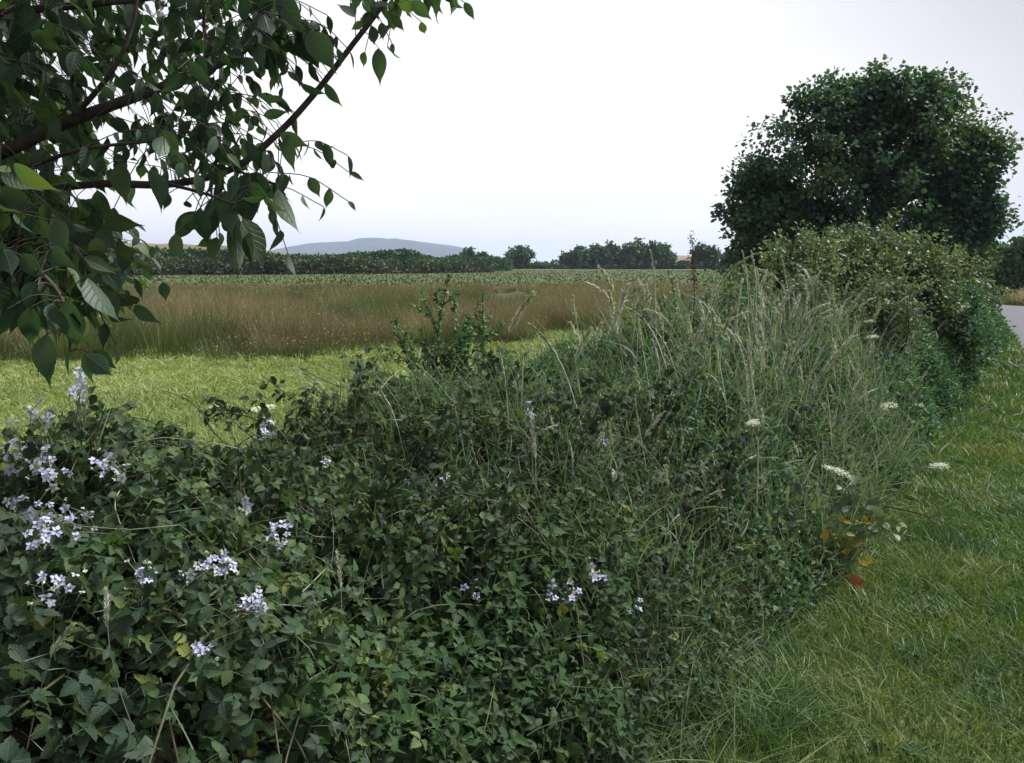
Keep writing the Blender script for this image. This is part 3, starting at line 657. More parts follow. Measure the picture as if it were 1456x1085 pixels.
xt = [(890, 990, lambda x: 462 + 0 * x, 6.0, 7.2, 'low leafy green bush just right of the pale bushy shoots', .034, 26, M_GREYG), (985, 1075, lambda x: np.interp(x, [985, 1075], [440, 412]), 6.8, 8.4, 'dark leafed bush standing among the left of the tall grass stalks', .038, 34, M_FLANK),
      (1090, 1190, lambda x: 412 + 0 * x, 7.4, 9.2, 'bush of small leaves in the middle of the tall grass stalks', .036, 40, M_GREYG), (1200, 1300, lambda x: 410 + 0 * x, 8.2, 10.5, 'bushy green growth on the lane side of the tall grass stalks', .04, 40, M_GREYG),
      (1300, 1400, lambda x: np.interp(x, [1300, 1400], [400, 440]), 10.5, 13.5, 'rounded dark green bush bulging towards the lane', .05, 36, M_FLANK)]
for x0, x1, f, d0, d1, lab, ls, nn_, mt in xt:
    dm = (d0 + d1) / 2; b = at((x0 + x1) / 2, 540, dm); b[2] = 0.5
    ball_shrub('hedge_shrub', lab, 'shrub', b, tipset(x0, x1, f, d0, d1, nn_), ls, mt, 34, 'leafy shrubs growing through the hedge')

# ------------------------------------------------------------------ tall seeding grass stalks
def grass_proto(kind, seed):
    g_ = np.random.default_rng(seed); Lh = 1.0
    lean = g_.uniform(.02, .26); hook = g_.uniform(.0, .9) ** 1.5
    ts = np.linspace(0, 1, 16); x = lean * ts ** 2 + hook * .22 * np.clip(ts - .6, 0, 1) ** 1.5 * 3; z = ts - hook * .35 * np.clip(ts - .65, 0, 1) ** 2 * 4
    c = np.stack([x, .02 * np.sin(ts * 5), z], -1)
    root = bpy.data.objects.new('grass_stalk', None); C.objects.link(root)
    a = Acc(); tube(a, c, np.linspace(.0036, .0018, 16), 4, r=.8)
    nb = 2; ribbons(a, c[[3, 6]], norm(np.array([[.5, .2, 1], [-.5, -.2, 1.]])), g_.uniform(.15, .25, 2), np.array([[.5, 0, -.5], [-.5, 0, -.4]]), .006, 5)
    a.build('stalk', [M_STRAWDULL if kind else M_STRAW], root)
    a = Acc(); m = 200 if kind == 0 else 150
    f = g_.uniform(.72, 1, m); i = f * 15; i0 = np.minimum(i.astype(int), 14); fr = (i - i0)[:, None]; p = c[i0] * (1 - fr) + c[i0 + 1] * fr
    tg = norm(c[i0 + 1] - c[i0]); sp_ = .22 if kind == 0 else .5
    d = norm(tg + sp_ * norm(g_.normal(size=(m, 3)))); ln = g_.uniform(.03, .055, m) * (1.15 - (f - .72) * 2)
    ribbons(a, p, d, ln, d * .1 + np.array([0, 0, -.15]), .008, 2, r=g_.random(m), taper=.6)
    a.build('seed_head', [M_STRAW], root)
    return root
protos = [grass_proto(k % 2, 50 + k) for k in range(8)]
NAMED = [(190, 960, 1.7, .42, 'brownish drooping grass spike standing before the dark brambles at lower left'), (25, 1000, 1.55, .38, 'pinkish grass stalk leaning in at the lower left edge'),
         (770, 690, 3.6, .42, 'pale feathery grass head bending left above the middle brambles'), (838, 700, 3.8, .4, 'thin pale grass head just right of the feathery one above the middle brambles'),
         (500, 905, 2.0, .34, 'pale grass stalk arching over the dark bramble leaves below centre'),
         (610, 505, 4.6, .2, 'single straw coloured blade left of the hawthorn sprout'), (708, 495, 4.8, .13, 'single nodding grass head right of the hawthorn sprout')]
first = [True] * 8
def put_grass(k, base, h, az, tilt, label, group):
    r = protos[k]
    if not first[k]: r = copy_tree(r)
    first[k] = False
    r.location = base; r.rotation_euler = (tilt * math.sin(az * 3), tilt * math.cos(az * 2), az); r.scale = (h, h, h)
    r['label'] = label; r['category'] = 'grass'
    if group: r['group'] = group
GG = 'tall seeding grass stalks in the hedge'
for px, py, dd, h, lab in NAMED:
    p, s, u = hit(px, py); put_grass(2 * rng.integers(4) + 1, tuple(p - np.array([0, 0, .12])), h * (.75 if px < 300 else 1), rng.uniform(0, 6.28), .15, lab, GG)
regions = [((930, 1110), (480, 620), 46, 'pale seeding grass stalk in the left half of the tall grass clump on the hedge'),
           ((1060, 1250), (460, 640), 84, 'pale seeding grass stalk in the dense middle of the tall grass clump'),
           ((1180, 1330), (480, 600), 30, 'pale seeding grass stalk on the lane side of the tall grass clump'),
           ((830, 960), (520, 680), 22, 'thin straw grass stalk between the bushy pale shoots and the tall clump'),
           ((860, 1200), (640, 800), 46, 'bent straw grass stalk low on the verge side of the hedge'),
           ((560, 850), (600, 760), 12, 'sparse straw grass stalk among the middle brambles')]
for (x0, x1), (y0, y1), n, lab in regions:
    for _ in range(n):
        px, py = rng.uniform(x0, x1), rng.uniform(y0, y1); p, s, u = hit(px, py)
        h = rng.uniform(.45, .85 if px < 1180 else .65) if py < 640 else rng.uniform(.3, .5)
        put_grass(rng.integers(8), tuple(p - np.array([0, 0, .15])), h, rng.uniform(0, 6.28), .14, lab, GG)

# fine grass blades growing through the hedge (uncountable)
a = Acc()
tangle(a, 5.5, 9, 1500, .12, .4, .008, lift=1.6, mi=0, depth=.15)
tangle(a, 3.2, 5.5, 1800, .1, .3, .0045, lift=1.4, mi=0, depth=.15)
tangle(a, 5.5, 9, 1500, .2, .5, .0055, lift=2.2, mi=1, depth=.15)
tangle(a, 0, 5, 260, .1, .3, .003, lift=.8, mi=1, depth=.12)
tag(a.build('hedge_grass', [M_BEDSTRAW, M_STRAWDULL]), 'fine green and straw grass blades growing through the hedge', 'grass', kind='stuff')

# ------------------------------------------------------------------ umbels (flat white flower heads)
def umbel(px, py, depth_extra, w_, h, label, tilt=0.15):
    p, s, u = hit(px, py + 25); dist = np.dot(p - EYE, np.array([0, cp, -sp])); dep = dist + depth_extra
    c = at(px, py, dep); R = w_ / FPX * dep / 2
    b = c - np.array([.03, 0, h]); t = thing('hogweed', label, 'flower', tuple(b), 'white umbel flowers'); st = Acc(); fl = Acc(); hub = c - np.array([0, 0, R * .9])
    cc = curve([b, (b + hub) / 2 + np.array([.012, 0, 0]), hub], 6); tube(st, cc, np.linspace(.004, .0025, len(cc)), 6)
    m = 20
    for k in range(m):
        an = k * 2.4; rr = R * math.sqrt((k + .5) / m); e = c + np.array([rr * math.cos(an), rr * math.sin(an), -.18 * rr * rr / R + rng.normal() * .003 + tilt * rr * math.cos(an)])
        tube(st, [hub, (hub + e) / 2 + np.array([0, 0, -.004]), e], .0009, 3)
        q_ = 26; dsk = rng.normal(size=(q_, 3)) * np.array([R * .1, R * .1, .006]); put(fl, T_ROUND, e + dsk, norm(rng.normal(size=(q_, 3)) * np.array([1, 1, .2])), np.array([[0, 0, 1.]]) + .3 * rng.normal(size=(q_, 3)), max(.006, R * .11))
    st.build('stem', [M_HOGSTALK], t, b); fl.build('flower_head', [M_UMBEL], t, b)
umbel(372, 578, .1, 42, .35, 'white flat umbel over the meadow gap, the largest white head on the left')
umbel(310, 576, .3, 24, .3, 'small pale umbel left of the large white one over the meadow gap')
umbel(1257, 577, -.1, 34, .4, 'white flat umbel on the lane side of the tall grass clump', .35)
umbel(1188, 667, -.1, 38, .4, 'white umbel low on the verge side of the hedge', -.3)
umbel(1070, 601, -.1, 20, .6, 'small pale umbel on the tall green stem before the hedge')
umbel(1335, 661, 0, 26, .3, 'small white umbel beside the verge at the hedge foot')
umbel(1236, 456, 0, 14, .4, 'tiny white umbel high in the far hedge')
umbel(1240, 478, 0, 16, .4, 'tiny pale umbel just below the highest one')
umbel(1305, 575, 0, 14, .3, 'tiny white umbel right of the lane side umbel')
# tall pale hogweed stem
b = ground_at(1066, 820); dep = np.dot(b - EYE, np.array([0, cp, -sp])) - .0
p1 = at(1066, 815, dep - .5); p2 = at(1078, 628, dep - .45)
t = thing('bare_hogweed', 'tall pale green bare hogweed stem standing upright before the hedge', 'plant stem', tuple(p1)); a = Acc()
c = curve([p1 - np.array([0, 0, .3]), (p1 + p2) / 2 + np.array([.01, 0, 0]), p2], 8); tube(a, c, np.linspace(.007, .004, len(c)), 6); tube(a, curve([c[-4], at(1070, 622, dep - .45)], 4), .0025, 5)
a.build('stem', [M_HOGSTALK], t, p1)

# ------------------------------------------------------------------ yellowing dock plant, withered leaf, dead stick on the verge
def handleaf(acc, b, tip, wid=1.0, tpl=T_OVATE, mi=0, nrm=None):
    b = np.array(b); tip = np.array(tip); l = np.linalg.norm(tip - b)
    n_ = norm(norm(EYE - b) * .7 + np.array([0, 0, .5]) + .3 * rng.normal(size=3)) if nrm is None else nrm
    put(acc, tpl, b[None], (tip - b)[None], n_[None], np.array([l]), wid=wid, mi=mi)
p, s, u = hit(1195, 800); dep = float(np.dot(p - EYE, np.array([0, cp, -sp])))
t = thing('yellowing_dock', 'yellow and ochre leaved dock plant at the hedge foot beside the verge', 'plant', tuple(zb(p, 0))); o = zb(p, 0)
st = Acc(); lf = Acc()
def dock_leaves(cx, cy, rx, ry, n, lmin, lmax, mi):
    for _ in range(n):
        an = rng.random() * 6.28; rr = math.sqrt(rng.random()); x0, y0 = cx + rx * rr * math.cos(an), cy + ry * rr * math.sin(an); d_ = dep - rng.uniform(.28, .5)
        b_ = at(x0, y0, d_); dr = norm(rng.normal(size=3) + np.array([0, -.3, -.2])); handleaf(lf, b_, b_ + dr * rng.uniform(lmin, lmax), rng.uniform(.7, 1.2), mi=mi)
        tube(st, curve([at(1200, 810, dep - .15), (at(1200, 800, dep - .15) + b_) / 2 + np.array([0, 0, .02]), b_], 4), .0016, 4)
for ar in ((1190, 775, 24, 40, 22, .05, .09, 0), (1170, 812, 24, 12, 6, .04, .07, 0), (1225, 742, 16, 8, 4, .04, .07, 0), (1222, 800, 12, 14, 5, .03, .06, 0), (1215, 720, 40, 45, 34, .04, .09, 1), (1190, 830, 50, 30, 34, .04, .08, 1), (1265, 750, 30, 14, 12, .04, .08, 1), (1150, 700, 30, 30, 12, .04, .08, 1)): dock_leaves(*ar)
tube(st, [zb(p, 0.0), at(1200, 800, dep - .15)], .004, 5)
st.build('stem', [M_STALK], t, o); lf.build('foliage', [M_YELLOW, M_HAWTHORN], t, o)
a = Acc(); d_ = dep - .55; b0 = at(1208, 818, d_)
handleaf(a, b0, at(1234, 840, d_), .8); handleaf(a, at(1211, 824, d_), at(1226, 846, d_ - .02), .7)
tag(a.build('withered_leaf', [M_RED], None, b0), 'withered orange brown leaf hanging beside the yellow dock at the verge', 'leaf')
g1 = ground_at(1390, 765)
d_ = dep - .1
a = Acc(); c = curve([at(1262, 720, d_ + .1), at(1310, 731, d_), at(1350, 745, d_), at(1388, 749, d_ + .05)], 6); tube(a, c, np.linspace(.005, .0022, len(c)), 5)
tag(a.build('bramble_runner', [M_TWIG], None, c[0]), 'bare dark bramble runner reaching out over the verge grass', 'twig')
a = Acc(); b0 = at(1283, 742, d_ - .1); handleaf(a, b0, at(1281, 764, d_ - .1), 1.3); tag(a.build('pale_leaf', [M_STRAW], None, b0), 'pale cream leaf at the end of the hedge below the dark runner', 'leaf')

# ------------------------------------------------------------------ grass of the verge and of the meadow
def scatter_px(n, x0, x1, y0, y1):
    """ground points spread evenly over a region of the ground, weighted towards the near part"""
    px = rng.uniform(x0, x1, n); py = rng.uniform(y0, y1, n)
    x = (px - W_ / 2) / FPX; y = (H_ / 2 - py) / FPX
    r = np.stack([x, cp + y * sp, -sp + y * cp], -1); k = EYE[2] / -r[:, 2]; return (EYE + r * k[:, None])
def verge_ok(p, margin=.1):
    s, u = su(p[:, 0], p[:, 1]); return (u < margin + edge_wob(s) + .1) & (road_dist(p[:, 0], p[:, 1]) > 1.8)
a = Acc()
def blades(acc, p, hmin, hmax, wd, seg=4, lean=.5, mi=0, clumpy=True):
    n = len(p); d0 = norm(np.array([0, 0, 1.]) + .38 * rng.normal(size=(n, 3)) * np.array([1, 1, .2])); an = vnoise(p[:, 0] * 1.2, p[:, 1] * 1.2, seed=3) * 9 + rng.normal(size=n) * 1.8
    b = np.stack([np.cos(an), np.sin(an), -.35 * np.ones(n)], -1) * rng.uniform(.15, lean * 1.6, (n, 1))
    h = rng.uniform(hmin, hmax, n) * (.6 + .8 * fbm(p[:, 0] * 3, p[:, 1] * 3, seed=8) if clumpy else 1)
    dist = np.linalg.norm(p[:, :2], axis=1)
    ribbons(acc, p, d0, h, b, wd * np.maximum(1, dist / 3.5) * rng.uniform(.7, 1.3, n), seg, mi=mi)
# near: uniform in area (rows deeper than the frame so that a step aside still shows grass)
def area_pts(n, x0, x1, y0, y1):
    return np.column_stack([rng.uniform(x0, x1, n), rng.uniform(y0, y1, n), np.zeros(n)])
p = area_pts(220000, -1.5, 5, .8, 6.5); p = p[verge_ok(p)]; blades(a, p, .045, .12, .0052)
p = area_pts(120000, 0, 10, 6, 13); p = p[verge_ok(p)]; blades(a, p, .045, .12, .005, 3)
p = area_pts(130000, 3, 18, 13, 30); p = p[verge_ok(p)]; blades(a, p, .06, .14, .006, 3)
print('verge', a.n)
# longer tufts against the hedge foot
p = area_pts(22000, -1, 2.2, .8, 3.4); s, u = su(p[:, 0], p[:, 1]); p = p[(u > -.25) & (u < .75) & (vnoise(s * 3, u * 3, seed=61) > .45)]; blades(a, p, .12, .3, .0055, 5, .7)
p = area_pts(60000, -1, 8, .8, 12); s, u = su(p[:, 0], p[:, 1]); p = p[(u > -.5 + edge_wob(s)) & (u < .42) & (rng.random(len(u)) < .3)]; blades(a, p, .10, .22, .0055, 5, .6)
tag(a.build('verge_grass', [M_VERGE]), 'lush green grass of the verge between hedge and lane', 'grass', kind='stuff')

a = Acc()
def meadow_ok(p, lo=HW - .1): s, u = su(p[:, 0], p[:, 1]); return u > lo
p = area_pts(170000, -12, 6, 3, 15); p = p[meadow_ok(p)]; blades(a, p, .06, .16, .005, 3, .8)
p = area_pts(170000, -20, 10, 11, 30); p = p[meadow_ok(p)]; blades(a, p, .07, .18, .006, 3, .8)
tag(a.build('meadow_grass', [M_MEADOW]), 'bright yellow green meadow grass beyond the hedge', 'grass', kind='stuff')

a = Acc(); p = area_pts(60000, 14, 45, 30, 60); rd = road_dist(p[:, 0], p[:, 1]); p = p[(rd > 2.0) & (rd < 14) & (p[:, 1] > 36)]; blades(a, p, .2, .55, .006, 3, .6)
tag(a.build('bank_grass', [M_RUSH]), 'rough brownish grass on the bank across the lane', 'grass', kind='stuff')
# broad leaved weeds in the verge turf
def weed_proto(seed):
    g_ = np.random.default_rng(seed); a = Acc(); n = 9; an = np.arange(n) * 2.4 + g_.normal(size=n) * .2; d = np.stack([np.cos(an), np.sin(an), g_.uniform(.25, .9, n)], -1)
    put(a, T_OVATE, d * .01, d, np.tile([[0, 0, 1.]], (n, 1)) + .2 * g_.normal(size=(n, 3)), g_.uniform(.06, .12, n), r=g_.random(n)); return a.build('plantain', [M_NETTLE])
wp = [weed_proto(90 + k) for k in range(3)]; wf = [True] * 3
for (x0, x1, y0, y1, n, lab) in ((1060, 1440, 880, 1080, 11, 'small broad leaved weed in the verge turf at the bottom right'), (1180, 1440, 760, 880, 7, 'small broad leaved weed in the verge turf beside the yellow dock'), (1330, 1440, 620, 760, 5, 'small broad leaved weed in the verge turf above the bramble runner')):
    for _ in range(n):
        k = rng.integers(3); o = wp[k] if wf[k] else wp[k].copy()
        if not wf[k]: C.objects.link(o)
        wf[k] = False; p = ground_at(rng.uniform(x0, x1), rng.uniform(y0, y1)); o.location = (p[0], p[1], .02); o.rotation_euler = (0, 0, rng.random() * 6.28); z = rng.uniform(.4, .75); o.scale = (z, z, z); tag(o, lab, 'weed', 'broad leaved weeds in the verge')
# rushes: clumps, brown topped
FRX = [-40, -9.2, -3.8, -2.6, -.5, 3.6, 12, 60]; FRY = [15.6, 15.8, 16.2, 18, 19.5, 22.5, 31, 90]
def rush_front(x): return np.interp(x, FRX, FRY) + 1.3 * (vnoise(x * .8, x * 0, seed=21) - .5) * 2 + 1.6 * (vnoise(x * 2.3, x * 0, seed=22) - .5)
a = Acc()
def rush_clumps(n, y0, y1, per, hmin, hmax, wd):
    yy = rng.uniform(y0, y1, n); xx = rng.uniform(-.62, .30, n) * yy
    k = (yy > rush_front(xx)) & (fbm(xx * .22, yy * .12, seed=31) > .30)
    xx, yy = xx[k], yy[k]; m = len(xx)
    hh = rng.uniform(hmin, hmax, m) * (.35 + 1.2 * np.clip(fbm(xx * .35, yy * .22, seed=33), .2, .8)); rad = rng.uniform(.12, .3, m) * max(1, per / 60)
    cx = np.repeat(xx, per); cy = np.repeat(yy, per); H = np.repeat(hh, per); RR = np.repeat(rad, per); N_ = len(cx)
    an = rng.uniform(0, 6.28, N_); rr = np.sqrt(rng.random(N_)); px = cx + np.cos(an) * rr * RR; py = cy + np.sin(an) * rr * RR
    outw = np.stack([np.cos(an), np.sin(an), 0 * an], -1) * (rr * .38)[:, None]
    d0 = norm(np.array([0, 0, 1.]) + outw + .08 * rng.normal(size=(N_, 3))); ln = H * rng.uniform(.6, 1.08, N_)
    b = outw * .5 + np.array([.06, 0, -.05]) + .05 * rng.normal(size=(N_, 3)); r = np.clip(np.repeat(rng.random(m), per) * .75 + rng.random(N_) * .25, 0, 1)
    pos = np.stack([px, py, 0 * px], -1); w_ = wd * rng.uniform(.7, 1.3, N_)
    grn = np.repeat(fbm(xx * .25, yy * .15, seed=35) + .12 * rng.normal(size=m) > .54, per)
    ribbons(a, pos[~grn], d0[~grn], ln[~grn], b[~grn], w_[~grn], 3, r=r[~grn]); ribbons(a, pos[grn], d0[grn], ln[grn], b[grn], w_[grn], 3, r=r[grn], mi=2)
    sel = (rng.random(N_) < .3) & (~grn | (rng.random(N_) < .25)); q_ = pos[sel] + d0[sel] * (ln[sel] * .82)[:, None] + b[sel] * (ln[sel] * .67)[:, None]
    put(a, T_FAR, q_, norm(rng.normal(size=q_.shape) + np.array([0, 0, 1.2])), rand_dirs(len(q_)), .019 * wd / .006 * rng.uniform(.6, 1.4, len(q_)), r=r[sel], mi=1)
rush_clumps(420, 15, 20, 130, .3, 1.15, .008)
rush_clumps(650, 19, 25, 80, .4, 1.0, .007)
rush_clumps(1700, 22, 36, 60, .5, .95, .009)
rush_clumps(1900, 34, 46, 32, .45, .85, .013)
rush_clumps(1500, 44, 66, 28, .35, .65, .016)
tag(a.build('rush_bed', [M_RUSH, M_SEED, M_RUSHG]), 'wide bed of brown topped rushes across the meadow', 'rushes', kind='stuff')
# tussocks of pale grass in the far pasture
a = Acc(); n = 26000; yy = rng.uniform(54, 260, n); xx = rng.uniform(-.6, .35, n) * yy
put(a, T_FAR, np.stack([xx, yy, 0 * xx], -1), norm(np.array([0, 0, 1.]) + .4 * rng.normal(size=(n, 3))), rand_dirs(n) * np.array([.4, 1, .1]), rng.uniform(.06, .2, n), wid=1.2)
tag(a.build('pasture_tussocks', [M_DISTPALE]), 'pale tussocky grass of the far pasture', 'grass', kind='stuff')

# ------------------------------------------------------------------ trees
def leafy_crown(acc, lobes, ncl, per, csize, lsize, tpl=T_ROUND, seed=0, cut=.3, nscale=.5, shell=.55, flat=.7):
    g_ = np.random.default_rng(seed); cl = []
    vol = np.array([l[3] * l[4] * l[5] for l in lobes]); pr = vol ** .75; pr /= pr.sum()
    idx = g_.choice(len(lobes), ncl, p=pr); lb = np.array(lobes)[idx]
    d = norm(g_.normal(size=(ncl, 3))); r = (shell + (1 - shell) * g_.random(ncl) ** .6) * np.where(g_.random(ncl) < .2, g_.random(ncl), 1)
    c = lb[:, :3] + d * r[:, None] * lb[:, 3:6]
    # drop what is buried deep inside another lobe, and open gaps
    keep = fbm(c[:, 0] * nscale, c[:, 1] * nscale, c[:, 2] * nscale, seed=seed + 40) > cut
    c = c[keep]; n = len(c)
    cc = np.repeat(c, per, 0); rr = np.repeat(g_.random(n), per)
    off = g_.normal(size=(n * per, 3)) * csize * np.array([1, 1, flat]); p = cc + off
    al = norm(off + np.array([0, 0, -.15 * csize]) + .5 * csize * g_.normal(size=p.shape)); nr = norm(np.array([0, 0, 1.]) + .8 * g_.normal(size=p.shape))
    put(acc, tpl, p, al, nr, lsize * g_.uniform(.6, 1.3, len(p)), r=np.clip(rr * .55 + g_.random(len(p)) * .45, 0, 1))
    return c
def limbs(acc, base, fork, hubs, clusters, r0, rt, seed=0, mi=0, twig=.02):
    g_ = np.random.default_rng(seed); base = np.array(base); fork = np.array(fork)
    c = curve([base, base * .5 + fork * .5 + g_.normal(size=3) * r0 * .3, fork], 6); rad = np.linspace(r0, rt, len(c)); rad[0] *= 1.35; rad[1] *= 1.1; tube(acc, c, rad, 12, mi=mi)
    hubs = np.array(hubs)
    for h in hubs:
        st = fork + g_.normal(size=3) * rt * .2; mid = st * .5 + h * .5 + np.array([0, 0, .12 * np.linalg.norm(h - st)]) + g_.normal(size=3) * .05 * np.linalg.norm(h - st)
        cc = curve([st, mid, h], 6); tube(acc, cc, np.linspace(rt * .55, twig * 1.5, len(cc)), 7, mi=mi)
    for cpt in clusters:
        dd = np.linalg.norm(hubs - cpt, axis=1); h = hubs[dd.argmin()]
        cc = curve([h, (h + cpt) / 2 + g_.normal(size=3) * .08 * dd.min(), cpt], 3); tube(acc, cc, np.linspace(twig, twig * .3, len(cc)), 4, mi=mi)
# the large oak
D = 27.0
def lobe(px, py, rx, ry, dep, rd=None):
    c = at(px - 3, py + 14, dep); k = .9 / FPX * dep; return (c[0], c[1], c[2], rx * k, (rd or rx) * k * .75, ry * k)
oak = [lobe(1240, 175, 130, 85, D), lobe(1150, 225, 80, 80, D - .5), lobe(1330, 200, 95, 90, D + .5), lobe(1240, 255, 150, 80, D), lobe(1110, 280, 75, 70, D), lobe(1370, 265, 50, 70, D), lobe(1385, 170, 45, 45, D), lobe(1062, 300, 38, 60, D), lobe(1075, 350, 46, 40, D - .5), lobe(1095, 325, 60, 55, D - .8), lobe(1050, 330, 30, 45, D - .5),
       lobe(1180, 325, 120, 55, D), lobe(1330, 320, 70, 40, D), lobe(1190, 130, 60, 40, D), lobe(1290, 120, 60, 32, D), lobe(1248, 118, 85, 40, D), lobe(1118, 205, 55, 60, D), lobe(1085, 245, 48, 50, D), lobe(1160, 165, 60, 60, D), lobe(1405, 300, 34, 40, D), lobe(1408, 185, 34, 38, D), lobe(1398, 250, 40, 60, D), lobe(1380, 300, 40, 50, D), lobe(1340, 130, 50, 34, D)]
tb = at(1215, 400, D); tb[2] = 0
t = thing('oak_tree', 'large dark round crowned oak standing beside the lane on the right', 'tree', tuple(tb))
a = Acc(); cl = leafy_crown(a, oak, 1350, 52, .17, .14, seed=3, cut=.44, nscale=.8, shell=.6)
# individual outer sprays that roughen the outline
cl2 = leafy_crown(a, [tuple(np.array(l) * np.array([1, 1, 1, 1.08, 1.08, 1.1])) for l in oak], 300, 26, .14, .14, seed=5, cut=.2, shell=.97)
a.build('crown', [M_OAK], t, tb)
a = Acc(); fork = tb + np.array([0, 0, 2.0]); hubs = fork + (cl[::55] - fork) * .72; limbs(a, tb, fork, hubs, np.vstack([cl[::3], cl2[::2]]), .42, .3, 4, twig=.03)
a.build('trunk', [M_BARK], t, tb)

def far_tree(name, label, px, basey, topy, halfw, dep, n=60, group=None, conic=False, mat=None):
    b = at(px, basey, dep); b[2] = 0; topz = at(px, topy, dep)[2]; R = halfw / FPX * dep
    t = thing(name, label, 'tree', tuple(b), group); a = Acc(); g_ = np.random.default_rng(int(px * 7 + dep))
    if conic: lobes = [(b[0], b[1], topz * f, R * (1.05 - f), R * (1.05 - f), topz * .2) for f in (.3, .5, .7, .85)]
    else:
        lobes = [(b[0], b[1], topz * .6, R * .8, R * .8, topz * .36)] + [(b[0] + g_.uniform(-.6, .6) * R, b[1] + g_.uniform(-.5, .5) * R, topz * g_.uniform(.4, .8), R * g_.uniform(.3, .5), R * .45, topz * g_.uniform(.16, .24)) for _ in range(5)]
    ls = max(.22, dep * .0028); c = leafy_crown(a, lobes, n, 26, R * .16, ls, tpl=T_FAR, seed=int(px), cut=.15, nscale=.3, shell=.4)
    a.build('crown', [mat or M_DISTLEAF], t, b)
    a = Acc(); tube(a, curve([b, b + np.array([0, 0, topz * .3]), b + np.array([.02 * R, 0, topz * .6])], 4), np.linspace(.05, .03, 9) * topz * .7, 6)
    for h in c[::12]: tube(a, [b + np.array([0, 0, topz * .3]), (b + h) / 2 + np.array([0, 0, topz * .1]), h], [.02 * topz, .012 * topz, .006 * topz], 4)
    a.build('trunk', [M_BARK], t, b)
def far_row(name, label, pts, hgt, per_m, lsize, mat, cat='hedgerow', thick=2.0, seed=1):
    g_ = np.random.default_rng(seed); a = Acc(); pts = np.array(pts, float); ln = np.linalg.norm(np.diff(pts[:, :2], axis=0), axis=1); tot = ln.sum(); n = int(tot * per_m)
    f = g_.random(n) * tot; cs = np.concatenate([[0], np.cumsum(ln)]); x = np.interp(f, cs, pts[:, 0]); y = np.interp(f, cs, pts[:, 1]); hz = np.interp(f, cs, pts[:, 2])
    hz = hz * (.62 + .75 * fbm(f / (hgt * 2.5), f * 0, seed=seed)); th = thick * (.6 + .8 * fbm(f / (hgt * 2), f * 0 + 9, seed=seed + 3))
    an = g_.uniform(0, math.pi, n); rr = g_.random(n) ** .3
    p = np.stack([x + g_.normal(size=n) * .3, y - np.cos(an) * rr * th, np.abs(np.sin(an)) * rr * hz], -1)
    put(a, T_FAR, p, norm(g_.normal(size=(n, 3)) + np.array([0, 0, .5])), rand_dirs(n) + np.array([0, 0, .6]), lsize * g_.uniform(.5, 1.5, n), r=np.clip(fbm(f / 4, p[:, 2] / 2, seed=seed + 7) * 1.4 - .2 + .25 * g_.normal(size=n), 0, 1))
    # closed core for the row, coloured dark like the shade inside it
    m = 60; fx = np.linspace(0, tot, int(tot / 2)); X_ = np.interp(fx, cs, pts[:, 0]); Y_ = np.interp(fx, cs, pts[:, 1]); Hh = np.interp(fx, cs, pts[:, 2]) * .5
    v = np.stack([np.stack([X_, Y_ - thick * .3, 0 * X_], -1), np.stack([X_, Y_ - thick * .1, Hh], -1), np.stack([X_, Y_ + thick * .1, Hh], -1), np.stack([X_, Y_ + thick * .3, 0 * X_], -1)], 1).reshape(-1, 3)
    q = [(i * 4 + j, i * 4 + j + 1, (i + 1) * 4 + j + 1, (i + 1) * 4 + j) for i in range(len(fx) - 1) for j in range(3)]
    b = (float(pts[0, 0]), float(pts[0, 1]), 0.0); t = thing(name, label, cat, b)
    a.build('foliage', [mat], t, b); c = Acc(); c.add(v, q); c.build('shade_core', [M_LITTER_SHADE], t, b)
def hpt(px, topy, dep): p = at(px, topy, dep); return (p[0], p[1], p[2])
far_row('hedgerow', 'long dark hedgerow closing the field under the blue hill', [hpt(-80, 355, 150), hpt(150, 356, 155), hpt(330, 357, 165), hpt(480, 360, 180), hpt(600, 363, 200), hpt(700, 366, 230), hpt(725, 372, 240)], 5, 420, .5, M_DISTLEAF, thick=3.2)
far_row('scrub_row', 'paler low scrub in front of the dark hedgerow', [hpt(-80, 366, 138), hpt(200, 366, 140), hpt(400, 367, 150), hpt(560, 370, 165), hpt(700, 374, 190)], 2.2, 160, .42, M_DISTSCRUB, 'scrub', 2.2, seed=4)
far_row('hedgerow', 'thin far hedge line behind the right hand pasture', [hpt(690, 370, 330), hpt(800, 372, 330), hpt(960, 373, 320), hpt(1100, 372, 300), hpt(1300, 370, 290)], 2.2, 60, .7, M_DISTLEAF, thick=2, seed=6)
far_row('hedgerow', 'dark hedge with trees across the lane at the right edge', [hpt(1340, 352, 66), hpt(1395, 347, 62), hpt(1430, 350, 58), hpt(1500, 328, 52), hpt(1640, 325, 50)], 3.5, 1100, .26, M_DISTLEAF, thick=1.8, seed=8)
# small wood of the middle distance: each tree its own
for i, (px, ty, hw) in enumerate(((812, 355, 14), (826, 349, 13), (842, 347, 13), (856, 349, 12), (868, 343, 12), (881, 350, 12), (893, 346, 12), (906, 341, 13), (920, 350, 12), (931, 344, 13), (943, 347, 13), (951, 357, 9))):
    far_tree('woodland_tree', ['dark tree at the left end of the small distant wood', 'dark tree inside the small distant wood', 'dark tree at the right end of the small distant wood'][0 if i == 0 else 2 if i == 11 else 1], px, 376, ty, hw, 300 + (i % 3) * 8, 60, 'trees of the small distant wood')
far_tree('field_tree', 'round distant tree left of the gap in the horizon hedge', 739, 375, 352, 20, 300, 70)
far_tree('field_tree', 'small distant tree at the end of the long hedgerow, right of the blue hill', 667, 370, 352, 13, 240, 50)
far_tree('field_tree', 'small low tree just right of the one ending the long hedgerow', 686, 372, 359, 10, 245, 36)
